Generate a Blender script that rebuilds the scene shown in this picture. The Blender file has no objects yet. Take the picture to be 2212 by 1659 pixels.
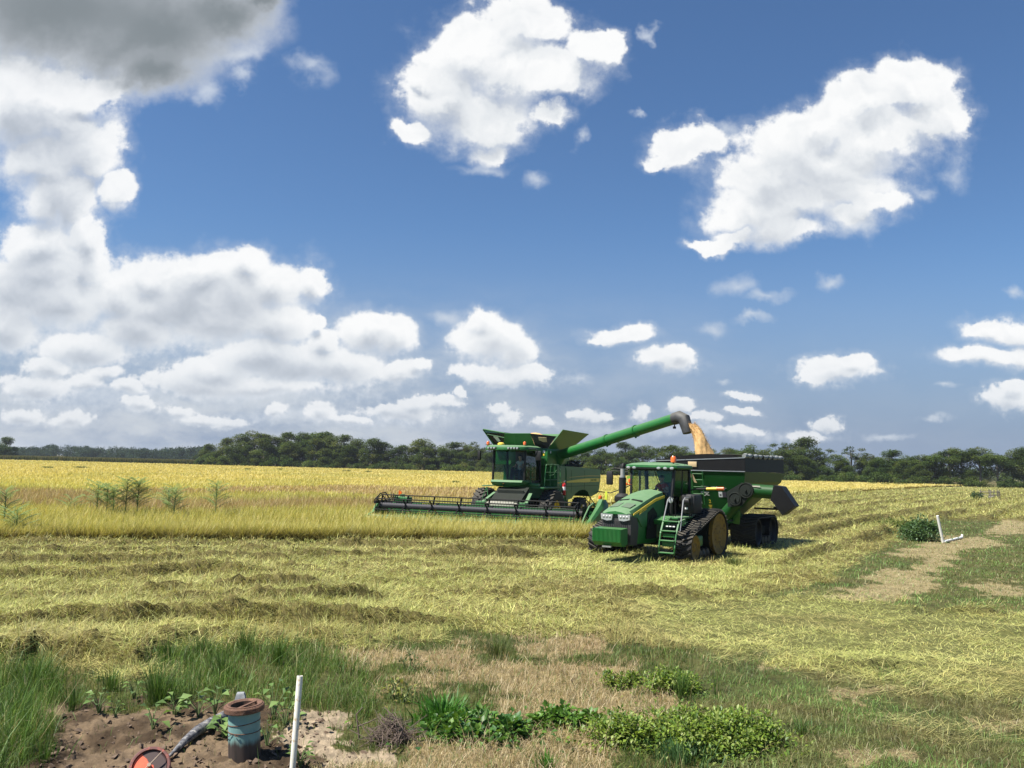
import bpy, bmesh, math, random
import numpy as np
from mathutils import Vector, Matrix
R = math.radians
scene = bpy.context.scene
rng = np.random.default_rng(11)
random.seed(5)

# ---------------------------------------------------------------- camera
CAM_H, PITCH, ROLL = 3.1, R(5.42), R(1.38)
FPX, CX, CY = 1840.0, 1106.0, 829.5          # focal length and centre of a 2212 x 1659 view of the photograph
cam_d = bpy.data.cameras.new("camera")
cam = bpy.data.objects.new("camera", cam_d)
scene.collection.objects.link(cam)
cam_d.sensor_width = 36.0
cam_d.lens = 36.0 * FPX / 2212.0
cam_d.clip_start, cam_d.clip_end = 0.1, 20000.0
cam.matrix_world = Matrix.Translation((0, 0, CAM_H)) @ Matrix.Rotation(R(90) + PITCH, 4, 'X') @ Matrix.Rotation(ROLL, 4, 'Z')
scene.camera = cam
scene.view_settings.view_transform = 'Standard'
scene.view_settings.look = 'None'
scene.view_settings.exposure = 1.0
scene.view_settings.gamma = 1.0
scene.cycles.max_bounces = 6
scene.cycles.diffuse_bounces = 3
scene.cycles.glossy_bounces = 3
scene.cycles.transmission_bounces = 4
scene.cycles.transparent_max_bounces = 12

def proj(x, y, z):
    """world point(s) -> position in the 2212 x 1659 view, used only to read where zones lie on the ground"""
    c, s = math.cos(PITCH), math.sin(PITCH)
    z = z - CAM_H
    yc = y * c + z * s
    zc = -y * s + z * c
    u = FPX * x / yc
    v = -FPX * zc / yc
    cr, sr = math.cos(ROLL), math.sin(ROLL)
    return CX + u * cr - v * sr, CY + u * sr + v * cr

def ray(px, py):
    a, b = px - CX, py - CY
    cr, sr = math.cos(ROLL), math.sin(ROLL)
    u, v = a * cr + b * sr, -a * sr + b * cr
    c, s = math.cos(PITCH), math.sin(PITCH)
    return u / FPX, c + s * v / FPX, s - c * v / FPX

def ground_at(px, py, z=0.0):
    d = ray(px, py)
    t = (z - CAM_H) / d[2]
    return d[0] * t, d[1] * t

# ---------------------------------------------------------------- sun and sky
SUN_EL = R(58)
SUN_H = Vector((-0.93, -0.36, 0)).normalized()          # horizontal direction towards the sun: left, a little behind the camera
sun_vec = SUN_H * math.cos(SUN_EL) + Vector((0, 0, math.sin(SUN_EL)))
sl = bpy.data.lights.new("sun", 'SUN')
sl.energy, sl.angle, sl.color = 5.0, R(0.53), (1.0, 0.955, 0.87)
so = bpy.data.objects.new("sun", sl)
scene.collection.objects.link(so)
so.rotation_euler = sun_vec.to_track_quat('Z', 'Y').to_euler()
so.location = (-40, -20, 60)

world = bpy.data.worlds.new("World")
scene.world = world
world.use_nodes = True
world.cycles.sampling_method = 'NONE'

class NT:
    """small helper that writes node networks"""
    def __init__(s, tree):
        s.t = tree; s.n = tree.nodes; s.l = tree.links
    def new(s, typ, **kw):
        n = s.n.new(typ)
        for k, v in kw.items(): setattr(n, k, v)
        return n
    def put(s, sock, v):
        if hasattr(v, 'is_output'): s.l.new(v, sock)
        elif v is not None: sock.default_value = v
    def m(s, op, a, b=None, c=None, clamp=False):
        n = s.new('ShaderNodeMath', operation=op, use_clamp=clamp)
        for i, v in enumerate((a, b, c)): s.put(n.inputs[i], v)
        return n.outputs[0]
    def vm(s, op, a, b=None, c=None, scale=None):
        n = s.new('ShaderNodeVectorMath', operation=op)
        for i, v in enumerate((a, b, c)): s.put(n.inputs[i], v)
        if scale is not None: s.put(n.inputs['Scale'], scale)
        return n.outputs['Value'] if op in ('LENGTH', 'DOT_PRODUCT', 'DISTANCE') else n.outputs[0]
    def noise(s, vec, scale, detail=4, rough=.55, out=0, dist=0.0, lac=2.0):
        n = s.new('ShaderNodeTexNoise')
        s.put(n.inputs['Vector'], vec); s.put(n.inputs['Scale'], scale)
        n.inputs['Detail'].default_value = detail; n.inputs['Roughness'].default_value = rough
        n.inputs['Distortion'].default_value = dist; n.inputs['Lacunarity'].default_value = lac
        return n.outputs[out]
    def smooth(s, x, a, b, lo=0.0, hi=1.0):
        n = s.new('ShaderNodeMapRange', interpolation_type='SMOOTHSTEP')
        for i, v in enumerate((x, a, b, lo, hi)): s.put(n.inputs[i], v)
        return n.outputs[0]
    def mix(s, f, a, b, typ='MIX'):
        n = s.new('ShaderNodeMix', data_type='RGBA', blend_type=typ)
        s.put(n.inputs[0], f); s.put(n.inputs[6], a); s.put(n.inputs[7], b)
        return n.outputs[2]
    def ramp(s, f, stops):
        n = s.new('ShaderNodeValToRGB')
        e = n.color_ramp.elements
        while len(e) < len(stops): e.new(0.5)
        for i, (p, c) in enumerate(stops):
            e[i].position = p; e[i].color = (*c, 1)
        s.put(n.inputs[0], f)
        return n.outputs[0]

# clouds: (x, y, half width, half height) of each billow as seen from the field, turned into directions of the sky
CUMULUS = [
 (90,200,160,90),(215,185,70,44),(130,400,90,80),(60,225,150,120),(150,235,100,75),(100,330,130,70),(190,300,75,90),(245,405,44,44),(165,430,55,90),(190,515,42,70),(95,525,110,60),(90,580,110,70),(180,580,60,70),(110,430,70,60),(205,345,40,50),
 (40,620,130,105),(130,650,120,70),(15,705,90,60),
 (330,600,110,55),(450,590,105,58),(550,575,66,48),(600,625,90,66),(680,622,36,40),(350,655,130,62),(480,690,165,70),(420,640,130,80),(300,700,120,60),(520,640,110,80),(250,640,100,60),(590,710,110,52),(690,702,20,18),
 (190,752,115,42),(110,790,60,26),(800,722,75,40),(848,735,48,36),(640,785,170,50),(560,770,130,44),(430,820,130,30),(460,797,105,32),(740,790,120,42),(560,830,180,20),(700,740,40,28),
 (870,805,58,24),(908,795,28,14),(1062,742,85,56),(1040,697,42,34),(1115,765,52,46),(1080,812,105,24),(1150,812,46,20),
 (90,832,85,28),(190,822,50,22),(282,838,42,20),(300,874,40,18),(55,892,44,16),(600,885,28,16),(700,892,34,22),(880,886,95,20),(955,872,46,16),(990,852,14,14),
 (1092,900,30,18),(1170,912,26,12),(760,905,50,10),(440,895,60,12),
 (1030,110,120,86),(1140,55,95,70),(1110,160,140,80),(965,195,100,84),(1050,248,120,56),(1275,105,72,56),(1312,92,44,40),(1205,175,66,56),(1185,258,42,22),(1052,312,50,26),(895,278,42,28),(930,120,30,26),
 (1490,308,74,42),(1440,332,48,22),
 (1985,185,80,60),(1885,215,125,58),(1790,250,110,56),(2025,255,64,66),(1720,300,120,78),(1900,290,140,56),(1660,385,116,62),(1830,330,140,54),
 (1800,385,140,70),(1720,425,150,60),(1750,350,150,80),(1650,470,130,44),(1840,470,70,30),(1640,440,104,40),(1770,425,130,38),(1880,440,70,36),(1690,500,110,30),(1585,505,50,22),(1540,522,55,16),
 (1340,727,66,20),(1310,738,38,14),(1440,782,62,24),(1462,765,38,20),(1812,803,86,26),(1850,786,46,18),(1770,815,50,14),
 (2130,712,66,26),(2185,722,60,28),(2120,772,88,24),(2205,772,50,26),(2180,864,56,26),(2192,842,34,18),
 (1255,888,30,14),(1290,896,34,11),(1075,880,26,14),(840,880,30,16),(905,872,40,18),(500,905,46,12),(150,905,50,14),(385,880,34,12),(230,800,44,20),(1385,892,20,18),(1470,882,30,20),(1600,852,36,9),(1595,885,38,9),(1785,912,34,16),(1740,935,36,16),(1520,906,36,12),(1600,925,50,9)]
DARK = [(120,10,360,150),(330,60,230,125),(470,25,130,70),(560,-5,60,36),(330,150,110,66)]
WISP = [(680,145,66,38),(440,205,36,34),(520,172,40,24),(960,690,50,20),(1160,385,44,24),(1250,298,20,24),(1385,238,24,14),(1408,52,18,20),(1560,278,30,28),
 (1850,500,64,30),(1975,420,44,26),(2062,372,44,42),(1600,612,48,34),(1660,642,50,18),(1790,618,38,16),(1540,705,38,20),(1250,822,40,14),(2020,905,40,10),(1920,940,60,10),(520,120,70,40),
 (560,840,300,40),(200,860,260,50),(700,900,420,26),(1500,930,360,18),(1640,690,50,12),(1560,822,22,10),(2050,840,30,9),(1050,350,70,24),(2190,620,26,16)]

def sky_dir(px, py):
    d = ray(px, py)
    return d[0] / d[1], d[2] / d[1]

def build_world():
    g = NT(world.node_tree); g.n.clear()
    out = g.new('ShaderNodeOutputWorld')
    bg = g.new('ShaderNodeBackground')
    sky = g.new('ShaderNodeTexSky', sky_type='NISHITA')
    sky.sun_disc = False
    sky.sun_elevation = SUN_EL
    sky.sun_rotation = math.atan2(SUN_H.x, SUN_H.y)
    sky.altitude = 50; sky.air_density = 1.0; sky.dust_density = 0.3; sky.ozone_density = 1.0
    co = g.new('ShaderNodeTexCoord').outputs['Generated']
    sep = g.new('ShaderNodeSeparateXYZ'); g.put(sep.inputs[0], co)
    yy = g.m('MAXIMUM', sep.outputs[1], 0.02)
    u = g.m('DIVIDE', sep.outputs[0], yy)
    v = g.m('DIVIDE', sep.outputs[2], yy)
    cmb = g.new('ShaderNodeCombineXYZ'); g.put(cmb.inputs[0], u); g.put(cmb.inputs[1], v)
    p0 = cmb.outputs[0]
    half = (0.5, 0.5, 0.5)
    w1 = g.vm('SCALE', g.vm('SUBTRACT', g.noise(p0, 8, 2, .5, 1), half), scale=0.075)
    low = g.smooth(v, .20, .07)                                           # 1 near the horizon, where clouds look small
    fine = g.vm('SCALE', g.vm('SUBTRACT', g.noise(p0, 105, 5, .6, 1), half), scale=g.m('MULTIPLY', low, .020))
    w2 = g.vm('ADD', fine, g.vm('SCALE', g.vm('SUBTRACT', g.noise(p0, 30, 6, .60, 1), half), scale=g.m('MULTIPLY_ADD', low, -.030, .046)))
    hgt = g.m('ADD', g.m('MULTIPLY', v, 1.2), 0.42, clamp=True)          # far clouds are smaller
    w = g.vm('SCALE', g.vm('ADD', w1, w2), scale=hgt)
    def field(p, blobs, k=0.22):
        acc = None
        for (x, y, rx, ry) in blobs:
            cu, cv = sky_dir(x, y)
            q = g.vm('MULTIPLY_ADD', p, (FPX / rx, FPX / ry, 0), (-cu * FPX / rx, -cv * FPX / ry, 0))
            d = g.vm('LENGTH', q)
            acc = d if acc is None else g.m('SMOOTH_MIN', acc, d, k)
        return g.m('SUBTRACT', 1.12, acc)
    pw = g.vm('ADD', p0, w)
    # billows: crisp lumps on the lit rims, soft swells inside
    def lumps(p):
        a = g.m('SUBTRACT', g.noise(p, 24, 8, .60), .5); b = g.m('SUBTRACT', g.noise(p, 85, 6, .58), .5)
        return g.m('MULTIPLY', g.m('ADD', g.m('MULTIPLY', a, g.m('SUBTRACT', 1.0, low)), g.m('MULTIPLY', b, low)), 1.7)
    def swell(p):
        return g.m('MULTIPLY', g.m('SUBTRACT', g.noise(p, 11, 4, .52), .5), 1.5)
    dlt = g.m('MULTIPLY_ADD', v, .082, .0012)
    off = g.new('ShaderNodeCombineXYZ'); g.put(off.inputs[0], g.m('MULTIPLY', dlt, 0.16)); g.put(off.inputs[1], dlt)
    pu = g.vm('ADD', pw, off.outputs[0])
    l0 = lumps(p0)
    s0 = swell(pw); s1 = swell(g.vm('ADD', pw, g.vm('SCALE', off.outputs[0], scale=.55)))
    f0 = field(pw, CUMULUS); f1 = g.m('SUBTRACT', field(pu, CUMULUS, .75), .16)
    core = g.smooth(f0, .05, .75)                                                           # well inside the cloud
    d0 = g.m('ADD', g.m('MULTIPLY', f0, 1.15), g.m('MULTIPLY', l0, g.m('MULTIPLY_ADD', core, -.75, 1.0)))
    fd1 = g.m('SUBTRACT', f1, f0)
    under = g.smooth(fd1, -.26, .30)                                                        # ragged, softer undersides
    a_c = g.m('MULTIPLY', g.smooth(d0, -0.08, g.m('MULTIPLY_ADD', under, .62, .32)), g.m('MULTIPLY', g.smooth(v, .01, .18, .56, .985), g.smooth(u, -.62, -.2, .93, 1.0)))
    base = g.smooth(g.m('ADD', f1, g.m('MULTIPLY', s1, .28)), 0.12, 1.0)                     # thickness of cloud above
    relief = g.m('MULTIPLY', g.m('SUBTRACT', s0, s1), g.m('MULTIPLY_ADD', core, .26, .10))
    def puff(p): return g.m('ABSOLUTE', g.m('SUBTRACT', g.noise(p, 17, 3, .5), .5))
    relief = g.m('ADD', relief, g.m('MULTIPLY', g.m('SUBTRACT', puff(g.vm('ADD', pw, g.vm('SCALE', off.outputs[0], scale=.40))), puff(pw)), g.m('MULTIPLY_ADD', core, .34, .1)))
    left = g.smooth(u, .05, -.30, 0.0, 1.0)
    sh = g.m('ADD', g.m('MULTIPLY', base, g.m('MULTIPLY_ADD', left, -.20, -.36)), g.m('ADD', g.m('MULTIPLY_ADD', l0, .05, .98), relief), clamp=True)
    ccol = g.ramp(sh, [(0.0, (.27, .31, .37)), (.30, (.42, .465, .53)), (.55, (.60, .64, .70)), (.78, (.80, .83, .86)), (1.0, (.985, .99, .99))])
    halo = g.m('MULTIPLY', g.smooth(g.m('ADD', f0, g.m('MULTIPLY', l0, 1.1)), -.55, .55), g.smooth(v, .0, .2, .30, .42))      # thin shreds round each cloud
    fd = field(pw, DARK, .6)
    a_d = g.smooth(g.m('ADD', fd, g.m('MULTIPLY', l0, .26)), -0.30, 0.60)
    shd = g.smooth(g.m('ADD', fd, g.m('MULTIPLY', s0, .22)), -0.30, 1.05)
    dcol = g.ramp(shd, [(0, (.84, .87, .91)), (.40, (.56, .60, .65)), (.72, (.36, .395, .43)), (1, (.24, .275, .30))])
    fw = field(pw, WISP)
    a_w = g.m('MULTIPLY', g.smooth(g.m('ADD', fw, g.m('MULTIPLY', l0, 1.0)), -.1, 1.35), .70)
    # thin broken veil of far cloud low over the horizon, thicker to the left
    vs = g.new('ShaderNodeMapping'); g.put(vs.inputs[0], pw); vs.inputs['Scale'].default_value = (5.0, 14.0, 1.0)
    veil = g.m('MULTIPLY', g.smooth(g.noise(vs.outputs[0], 1.6, 7, .56), .25, .72), g.m('MULTIPLY', g.smooth(v, .24, .02), g.smooth(u, .45, -.30, .10, .95)))
    # clear sky: Sky Texture, a little deeper blue away from the horizon
    S = 0.05
    inv = 0.5 / S
    skyc = g.mix(1.0, sky.outputs[0], (.71, .935, 1.18, 1), 'MULTIPLY')
    skyc = g.mix(g.smooth(v, 0.30, 0.0, 0.0, 0.94), skyc, (.265 * inv, .338 * inv, .49 * inv, 1))
    scl = lambda c: g.mix(1.0, c, (inv, inv, inv, 1), 'MULTIPLY')
    skyc = g.mix(veil, skyc, scl((.66, .70, .745, 1)))
    c1 = g.mix(a_w, skyc, scl(g.ramp(hgt, [(0, (.62, .67, .74)), (1, (.72, .78, .86))])))
    c1 = g.mix(halo, c1, scl((.74, .78, .84, 1)))
    c2 = g.mix(a_c, c1, scl(ccol))
    c3 = g.mix(a_d, c2, scl(dcol))
    g.put(bg.inputs[0], c3); bg.inputs[1].default_value = S
    g.l.new(bg.outputs[0], out.inputs[0])
build_world()

# ---------------------------------------------------------------- helpers
def vnoise(x, y, seed=0):
    xi, yi = np.floor(x).astype(np.int64), np.floor(y).astype(np.int64)
    fx, fy = x - xi, y - yi
    fx, fy = fx * fx * (3 - 2 * fx), fy * fy * (3 - 2 * fy)
    def h(a, b):
        n = (a * 374761393 + b * 668265263 + seed * 1442695041) & 0x7fffffff
        n = ((n ^ (n >> 13)) * 1274126177) & 0x7fffffff
        return ((n ^ (n >> 16)) & 0xffff) / 65535.0
    return (h(xi, yi) * (1 - fx) + h(xi + 1, yi) * fx) * (1 - fy) + (h(xi, yi + 1) * (1 - fx) + h(xi + 1, yi + 1) * fx) * fy

def fbm(x, y, seed=0, oct=4, gain=.5):
    a, s, t = 1.0, 0.0, 0.0
    for i in range(oct):
        s = s + a * vnoise(x, y, seed + i * 17); t += a
        x, y, a = x * 2.03 + 11.3, y * 2.03 + 5.7, a * gain
    return s / t

def sstep(a, b, x):
    t = np.clip((x - a) / (b - a), 0, 1)
    return t * t * (3 - 2 * t)

def in_poly(px, py, poly):
    r = np.zeros(px.shape, bool)
    n = len(poly)
    for i in range(n):
        x0, y0 = poly[i]; x1, y1 = poly[(i + 1) % n]
        if y0 == y1: continue
        c = (y0 > py) != (y1 > py)
        r ^= c & (px < (x1 - x0) * (py - y0) / (y1 - y0) + x0)
    return r

def tag(o, label=None, cat=None, group=None, kind=None):
    if label: o['label'] = label
    if cat: o['category'] = cat
    if group: o['group'] = group
    if kind: o['kind'] = kind
    return o

def link(name, data, parent=None):
    o = bpy.data.objects.new(name, data)
    scene.collection.objects.link(o)
    if parent is not None: o.parent = parent
    return o

def thing(name, label, cat, loc=(0, 0, 0), rz=0.0, group=None):
    o = link(name, None)
    o.location = loc; o.rotation_euler = (0, 0, rz); o.empty_display_size = 0.3
    return tag(o, label, cat, group)

def dup(root, loc=None, rz=None, scale=None, label=None, group=None, cat=None):
    r = root.copy(); scene.collection.objects.link(r)
    if loc is not None: r.location = loc
    if rz is not None: r.rotation_euler = (0, 0, rz)
    if scale is not None: r.scale = scale
    tag(r, label, cat, group)
    for ch in root.children:
        c = ch.copy(); scene.collection.objects.link(c); c.parent = r
        for gch in ch.children:
            d = gch.copy(); scene.collection.objects.link(d); d.parent = c
    return r

def np_mesh(name, verts, loop_idx, loop_starts, cols=None, smooth=False):
    me = bpy.data.meshes.new(name)
    me.vertices.add(len(verts)); me.vertices.foreach_set('co', np.ascontiguousarray(verts, dtype=np.float32).ravel())
    me.loops.add(len(loop_idx)); me.loops.foreach_set('vertex_index', np.ascontiguousarray(loop_idx, dtype=np.int32))
    me.polygons.add(len(loop_starts)); me.polygons.foreach_set('loop_start', np.ascontiguousarray(loop_starts, dtype=np.int32))
    me.update(calc_edges=True)
    if smooth: me.polygons.foreach_set('use_smooth', np.ones(len(loop_starts), bool))
    if cols is not None:
        at = me.color_attributes.new('tint', 'FLOAT_COLOR', 'POINT')
        c4 = np.ones((len(verts), 4), np.float32); c4[:, :3] = cols
        at.data.foreach_set('color', c4.ravel())
    return me

def blades(name, x, y, z, length, width, az, tilt, bend, c0, c1, mat, parent=None, midw=.5):
    """many thin leaves or straws as one mesh: each starts at x,y,z, leans by tilt from the vertical towards az and bends further over"""
    n = len(x)
    dx, dy = np.cos(az), np.sin(az)
    t1, t2 = tilt, tilt + bend
    m = np.stack([x + dx * np.sin(t1) * length * .5, y + dy * np.sin(t1) * length * .5, z + np.cos(t1) * length * .5], 1)
    t = m + np.stack([dx * np.sin(t2) * length * .5, dy * np.sin(t2) * length * .5, np.cos(t2) * length * .5], 1)
    a2 = az + np.pi / 2 + rng.normal(0, .6, n)
    wx, wy = np.cos(a2) * width * .5, np.sin(a2) * width * .5
    w = np.stack([wx, wy, np.zeros(n)], 1)
    b = np.stack([x, y, z], 1)
    V = np.empty((n, 5, 3), np.float32)
    V[:, 0] = b - w * .7; V[:, 1] = b + w * .7; V[:, 2] = m + w; V[:, 3] = m - w; V[:, 4] = t
    if not np.isscalar(midw): midw = np.asarray(midw)[:, None]
    C = np.empty((n, 5, 3), np.float32)
    C[:, 0] = C[:, 1] = c0; C[:, 2] = C[:, 3] = c0 * (1 - midw) + c1 * midw; C[:, 4] = c1
    base = (np.arange(n) * 5)[:, None]
    loops = (base + np.array([0, 1, 2, 3, 3, 2, 4])).ravel()
    starts = ((np.arange(n) * 7)[:, None] + np.array([0, 4])).ravel()
    me = np_mesh(name, V.reshape(-1, 3), loops, starts, C.reshape(-1, 3))
    me.materials.append(mat)
    return link(name, me, parent)

def principled(name):
    m = bpy.data.materials.new(name); m.use_nodes = True
    g = NT(m.node_tree)
    return m, g, g.n['Principled BSDF']

def tint_mat(name, transl=0.35, rough=0.6, spec=0.25):
    """leaves, straw, grain: colour from the mesh, some light shining through"""
    m, g, b = principled(name)
    at = g.new('ShaderNodeAttribute', attribute_name='tint').outputs['Color']
    b.inputs['Roughness'].default_value = rough
    b.inputs['Specular IOR Level'].default_value = spec
    g.put(b.inputs['Base Color'], at)
    tr = g.new('ShaderNodeBsdfTranslucent'); g.put(tr.inputs[0], g.mix(1.0, at, (1.15, 1.1, .7, 1), 'MULTIPLY'))
    mx = g.new('ShaderNodeMixShader'); mx.inputs[0].default_value = transl
    g.l.new(b.outputs[0], mx.inputs[1]); g.l.new(tr.outputs[0], mx.inputs[2])
    g.l.new(mx.outputs[0], g.n['Material Output'].inputs[0])
    return m

def mat(name, col, rough=.5, metal=0.0, var=.12, scale=6.0, bump=0.0, dust=0.0, dustcol=(.34, .30, .21), coat=0.0, spec=.5, rust=None, streak=False):
    m, g, b = principled(name)
    co = g.new('ShaderNodeTexCoord').outputs['Object']
    n = g.noise(co, scale, 5, .6)
    c = g.mix(n, tuple(k * (1 - var) for k in col) + (1,), tuple(min(1, k * (1 + var)) for k in col) + (1,))
    if rust is not None:
        c = g.mix(g.smooth(g.noise(co, scale * 1.7, 6, .65), .52, .66), c, (*rust, 1))
    if dust:
        geo = g.new('ShaderNodeNewGeometry').outputs['Normal']
        up = g.new('ShaderNodeSeparateXYZ'); g.put(up.inputs[0], geo)
        f = g.m('MULTIPLY', g.m('ADD', g.smooth(up.outputs[2], .05, .95, .10, 1.0), g.m('MULTIPLY', g.m('SUBTRACT', g.noise(co, scale * .6, 6, .7), .5), 1.1)), dust, clamp=True)
        c = g.mix(f, c, (*dustcol, 1))
        g.put(b.inputs['Roughness'], g.m('MULTIPLY_ADD', f, .5, rough, clamp=True))
    else:
        g.put(b.inputs['Roughness'], g.m('MULTIPLY_ADD', n, .2, rough - .1, clamp=True))
    g.put(b.inputs['Base Color'], c)
    b.inputs['Metallic'].default_value = metal
    b.inputs['Coat Weight'].default_value = coat
    b.inputs['Coat Roughness'].default_value = .12
    b.inputs['Specular IOR Level'].default_value = spec
    if bump:
        bp = g.new('ShaderNodeBump'); bp.inputs['Strength'].default_value = bump; bp.inputs['Distance'].default_value = .02
        g.put(bp.inputs['Height'], g.noise(co, scale * 3, 5, .6)); g.l.new(bp.outputs[0], b.inputs['Normal'])
    return m

def glass_mat(name, tint=(.55, .66, .62), refl=1.0):
    m = bpy.data.materials.new(name); m.use_nodes = True
    g = NT(m.node_tree); g.n.clear()
    o = g.new('ShaderNodeOutputMaterial')
    tr = g.new('ShaderNodeBsdfTransparent'); tr.inputs[0].default_value = (*tint, 1)
    gl = g.new('ShaderNodeBsdfGlossy'); gl.inputs['Roughness'].default_value = .03
    fr = g.new('ShaderNodeFresnel'); fr.inputs[0].default_value = 1.5
    mx = g.new('ShaderNodeMixShader')
    g.put(mx.inputs[0], g.m('MULTIPLY', fr.outputs[0], refl))
    g.l.new(tr.outputs[0], mx.inputs[1]); g.l.new(gl.outputs[0], mx.inputs[2]); g.l.new(mx.outputs[0], o.inputs[0])
    return m

class MB:
    """collects boxes, tubes, prisms and turned shapes; build() links them as ONE mesh object"""
    def __init__(s):
        s.bm = bmesh.new(); s.mi = 0
    def _add(s, verts, faces, M=None):
        vs = [s.bm.verts.new(M @ Vector(v) if M is not None else v) for v in verts]
        for f in faces:
            try:
                fc = s.bm.faces.new([vs[i] for i in f]); fc.material_index = s.mi
            except ValueError: pass
        return s
    def box(s, c, d, M=None, b=0.0):
        t = bmesh.new()
        bmesh.ops.create_cube(t, size=1.0)
        for v in t.verts: v.co = Vector((v.co.x * d[0], v.co.y * d[1], v.co.z * d[2]))
        if b > 0: bmesh.ops.bevel(t, geom=t.edges[:], offset=min(b, min(d) * .45), segments=2, affect='EDGES', profile=.5)
        T = Matrix.Translation(c) if M is None else M @ Matrix.Translation(c)
        t.verts.index_update()
        s._add([v.co.copy() for v in t.verts], [[v.index for v in f.verts] for f in t.faces], T)
        t.free(); return s
    def bar(s, p0, p1, w, h, b=0.0, up=(0, 0, 1)):
        p0, p1 = Vector(p0), Vector(p1); d = p1 - p0; L = d.length
        z = d.normalized(); u = Vector(up)
        x = u.cross(z)
        if x.length < 1e-4: x = Vector((1, 0, 0))
        x.normalize(); y = z.cross(x)
        M = Matrix((x, y, z)).transposed().to_4x4(); M.translation = (p0 + p1) / 2
        return s.box((0, 0, 0), (w, h, L), M, b)
    def tube(s, pts, r, n=10, cap=True, closed=False):
        pts = [Vector(p) for p in pts]; k = len(pts)
        rs = r if isinstance(r, (list, tuple)) else [r] * k
        V = []; ref = None
        for i in range(k):
            a = pts[i - 1] if (i > 0 or closed) else pts[0]
            c = pts[(i + 1) % k] if (i < k - 1 or closed) else pts[-1]
            t = (c - a).normalized()
            if ref is None:
                ref = t.orthogonal().normalized()
            ref = (ref - t * ref.dot(t))
            if ref.length < 1e-5: ref = t.orthogonal()
            ref.normalize(); bn = t.cross(ref)
            for j in range(n):
                an = 2 * math.pi * j / n
                V.append(pts[i] + (ref * math.cos(an) + bn * math.sin(an)) * rs[i])
        Fc = []
        for i in range(k if closed else k - 1):
            i2 = (i + 1) % k
            for j in range(n):
                j2 = (j + 1) % n
                Fc.append((i * n + j, i * n + j2, i2 * n + j2, i2 * n + j))
        if cap and not closed:
            Fc.append(tuple(range(n - 1, -1, -1))); Fc.append(tuple((k - 1) * n + j for j in range(n)))
        return s._add(V, Fc)
    def cyl(s, p0, p1, r, n=18, r1=None, cap=True):
        return s.tube([p0, p1], [r, r if r1 is None else r1], n, cap)
    def lathe(s, prof, M=None, n=24):
        V = []; Fc = []; k = len(prof)
        for (r, z) in prof:
            for j in range(n):
                a = 2 * math.pi * j / n
                V.append((r * math.cos(a), r * math.sin(a), z))
        for i in range(k - 1):
            for j in range(n):
                j2 = (j + 1) % n
                Fc.append((i * n + j, i * n + j2, (i + 1) * n + j2, (i + 1) * n + j))
        return s._add(V, Fc, M)
    def hull_loft(s, rings, cap=True):
        """rings: lists of the same number of points, skinned one to the next"""
        n = len(rings[0]); V = [p for r in rings for p in r]; Fc = []
        for i in range(len(rings) - 1):
            for j in range(n):
                j2 = (j + 1) % n
                Fc.append((i * n + j, i * n + j2, (i + 1) * n + j2, (i + 1) * n + j))
        if cap:
            Fc.append(tuple(range(n - 1, -1, -1))); Fc.append(tuple((len(rings) - 1) * n + j for j in range(n)))
        return s._add(V, Fc)
    def prism(s, poly, axis, a, b):
        """closed outline in the two other axes, extruded along axis ('x','y','z') from a to b"""
        def P(u, v, w): return {'x': (w, u, v), 'y': (u, w, v), 'z': (u, v, w)}[axis]
        n = len(poly)
        V = [P(u, v, a) for u, v in poly] + [P(u, v, b) for u, v in poly]
        Fc = [tuple(range(n)), tuple(range(2 * n - 1, n - 1, -1))]
        for i in range(n):
            j = (i + 1) % n
            Fc.append((i, j, n + j, n + i))
        return s._add(V, Fc)
    def plate(s, pts, th):
        """a flat polygon given thickness th along its normal"""
        P = [Vector(p) for p in pts]
        nr = Vector((0, 0, 0))
        for i in range(len(P)):
            nr += (P[i] - P[0]).cross(P[(i + 1) % len(P)] - P[0])
        nr.normalize(); n = len(P)
        V = [p + nr * th / 2 for p in P] + [p - nr * th / 2 for p in P]
        Fc = [tuple(range(n)), tuple(range(2 * n - 1, n - 1, -1))] + [(i, n + i, n + (i + 1) % n, (i + 1) % n) for i in range(n)]
        return s._add(V, Fc)
    def build(s, name, mats, parent=None, angle=38, bevel=0.0):
        bmesh.ops.recalc_face_normals(s.bm, faces=s.bm.faces[:])
        me = bpy.data.meshes.new(name); s.bm.to_mesh(me); s.bm.free()
        for m in (mats if isinstance(mats, (list, tuple)) else [mats]): me.materials.append(m)
        me.shade_smooth(); me.set_sharp_from_angle(angle=R(angle))
        return link(name, me, parent)

def text_part(name, s, size, M, m, parent, th=.004, shear=0.0):
    """lettering as a mesh part lying on a surface"""
    cu = bpy.data.curves.new(name, 'FONT'); cu.body = s; cu.size = size; cu.extrude = th; cu.align_x = 'CENTER'; cu.align_y = 'CENTER'; cu.shear = shear
    tmp = bpy.data.objects.new(name, cu); scene.collection.objects.link(tmp)
    bpy.context.view_layer.update()
    me = bpy.data.meshes.new_from_object(tmp.evaluated_get(bpy.context.evaluated_depsgraph_get()))
    bpy.data.objects.remove(tmp); me.name = name
    me.transform(M); me.materials.clear(); me.materials.append(m)
    return link(name, me, parent)

def frame_M(origin, xdir, normal):
    """matrix whose x runs along xdir and whose z is the outward normal"""
    x = Vector(xdir).normalized(); z = Vector(normal).normalized(); y = z.cross(x).normalized(); x = y.cross(z)
    M = Matrix((x, y, z)).transposed().to_4x4(); M.translation = Vector(origin)
    return M

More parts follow.
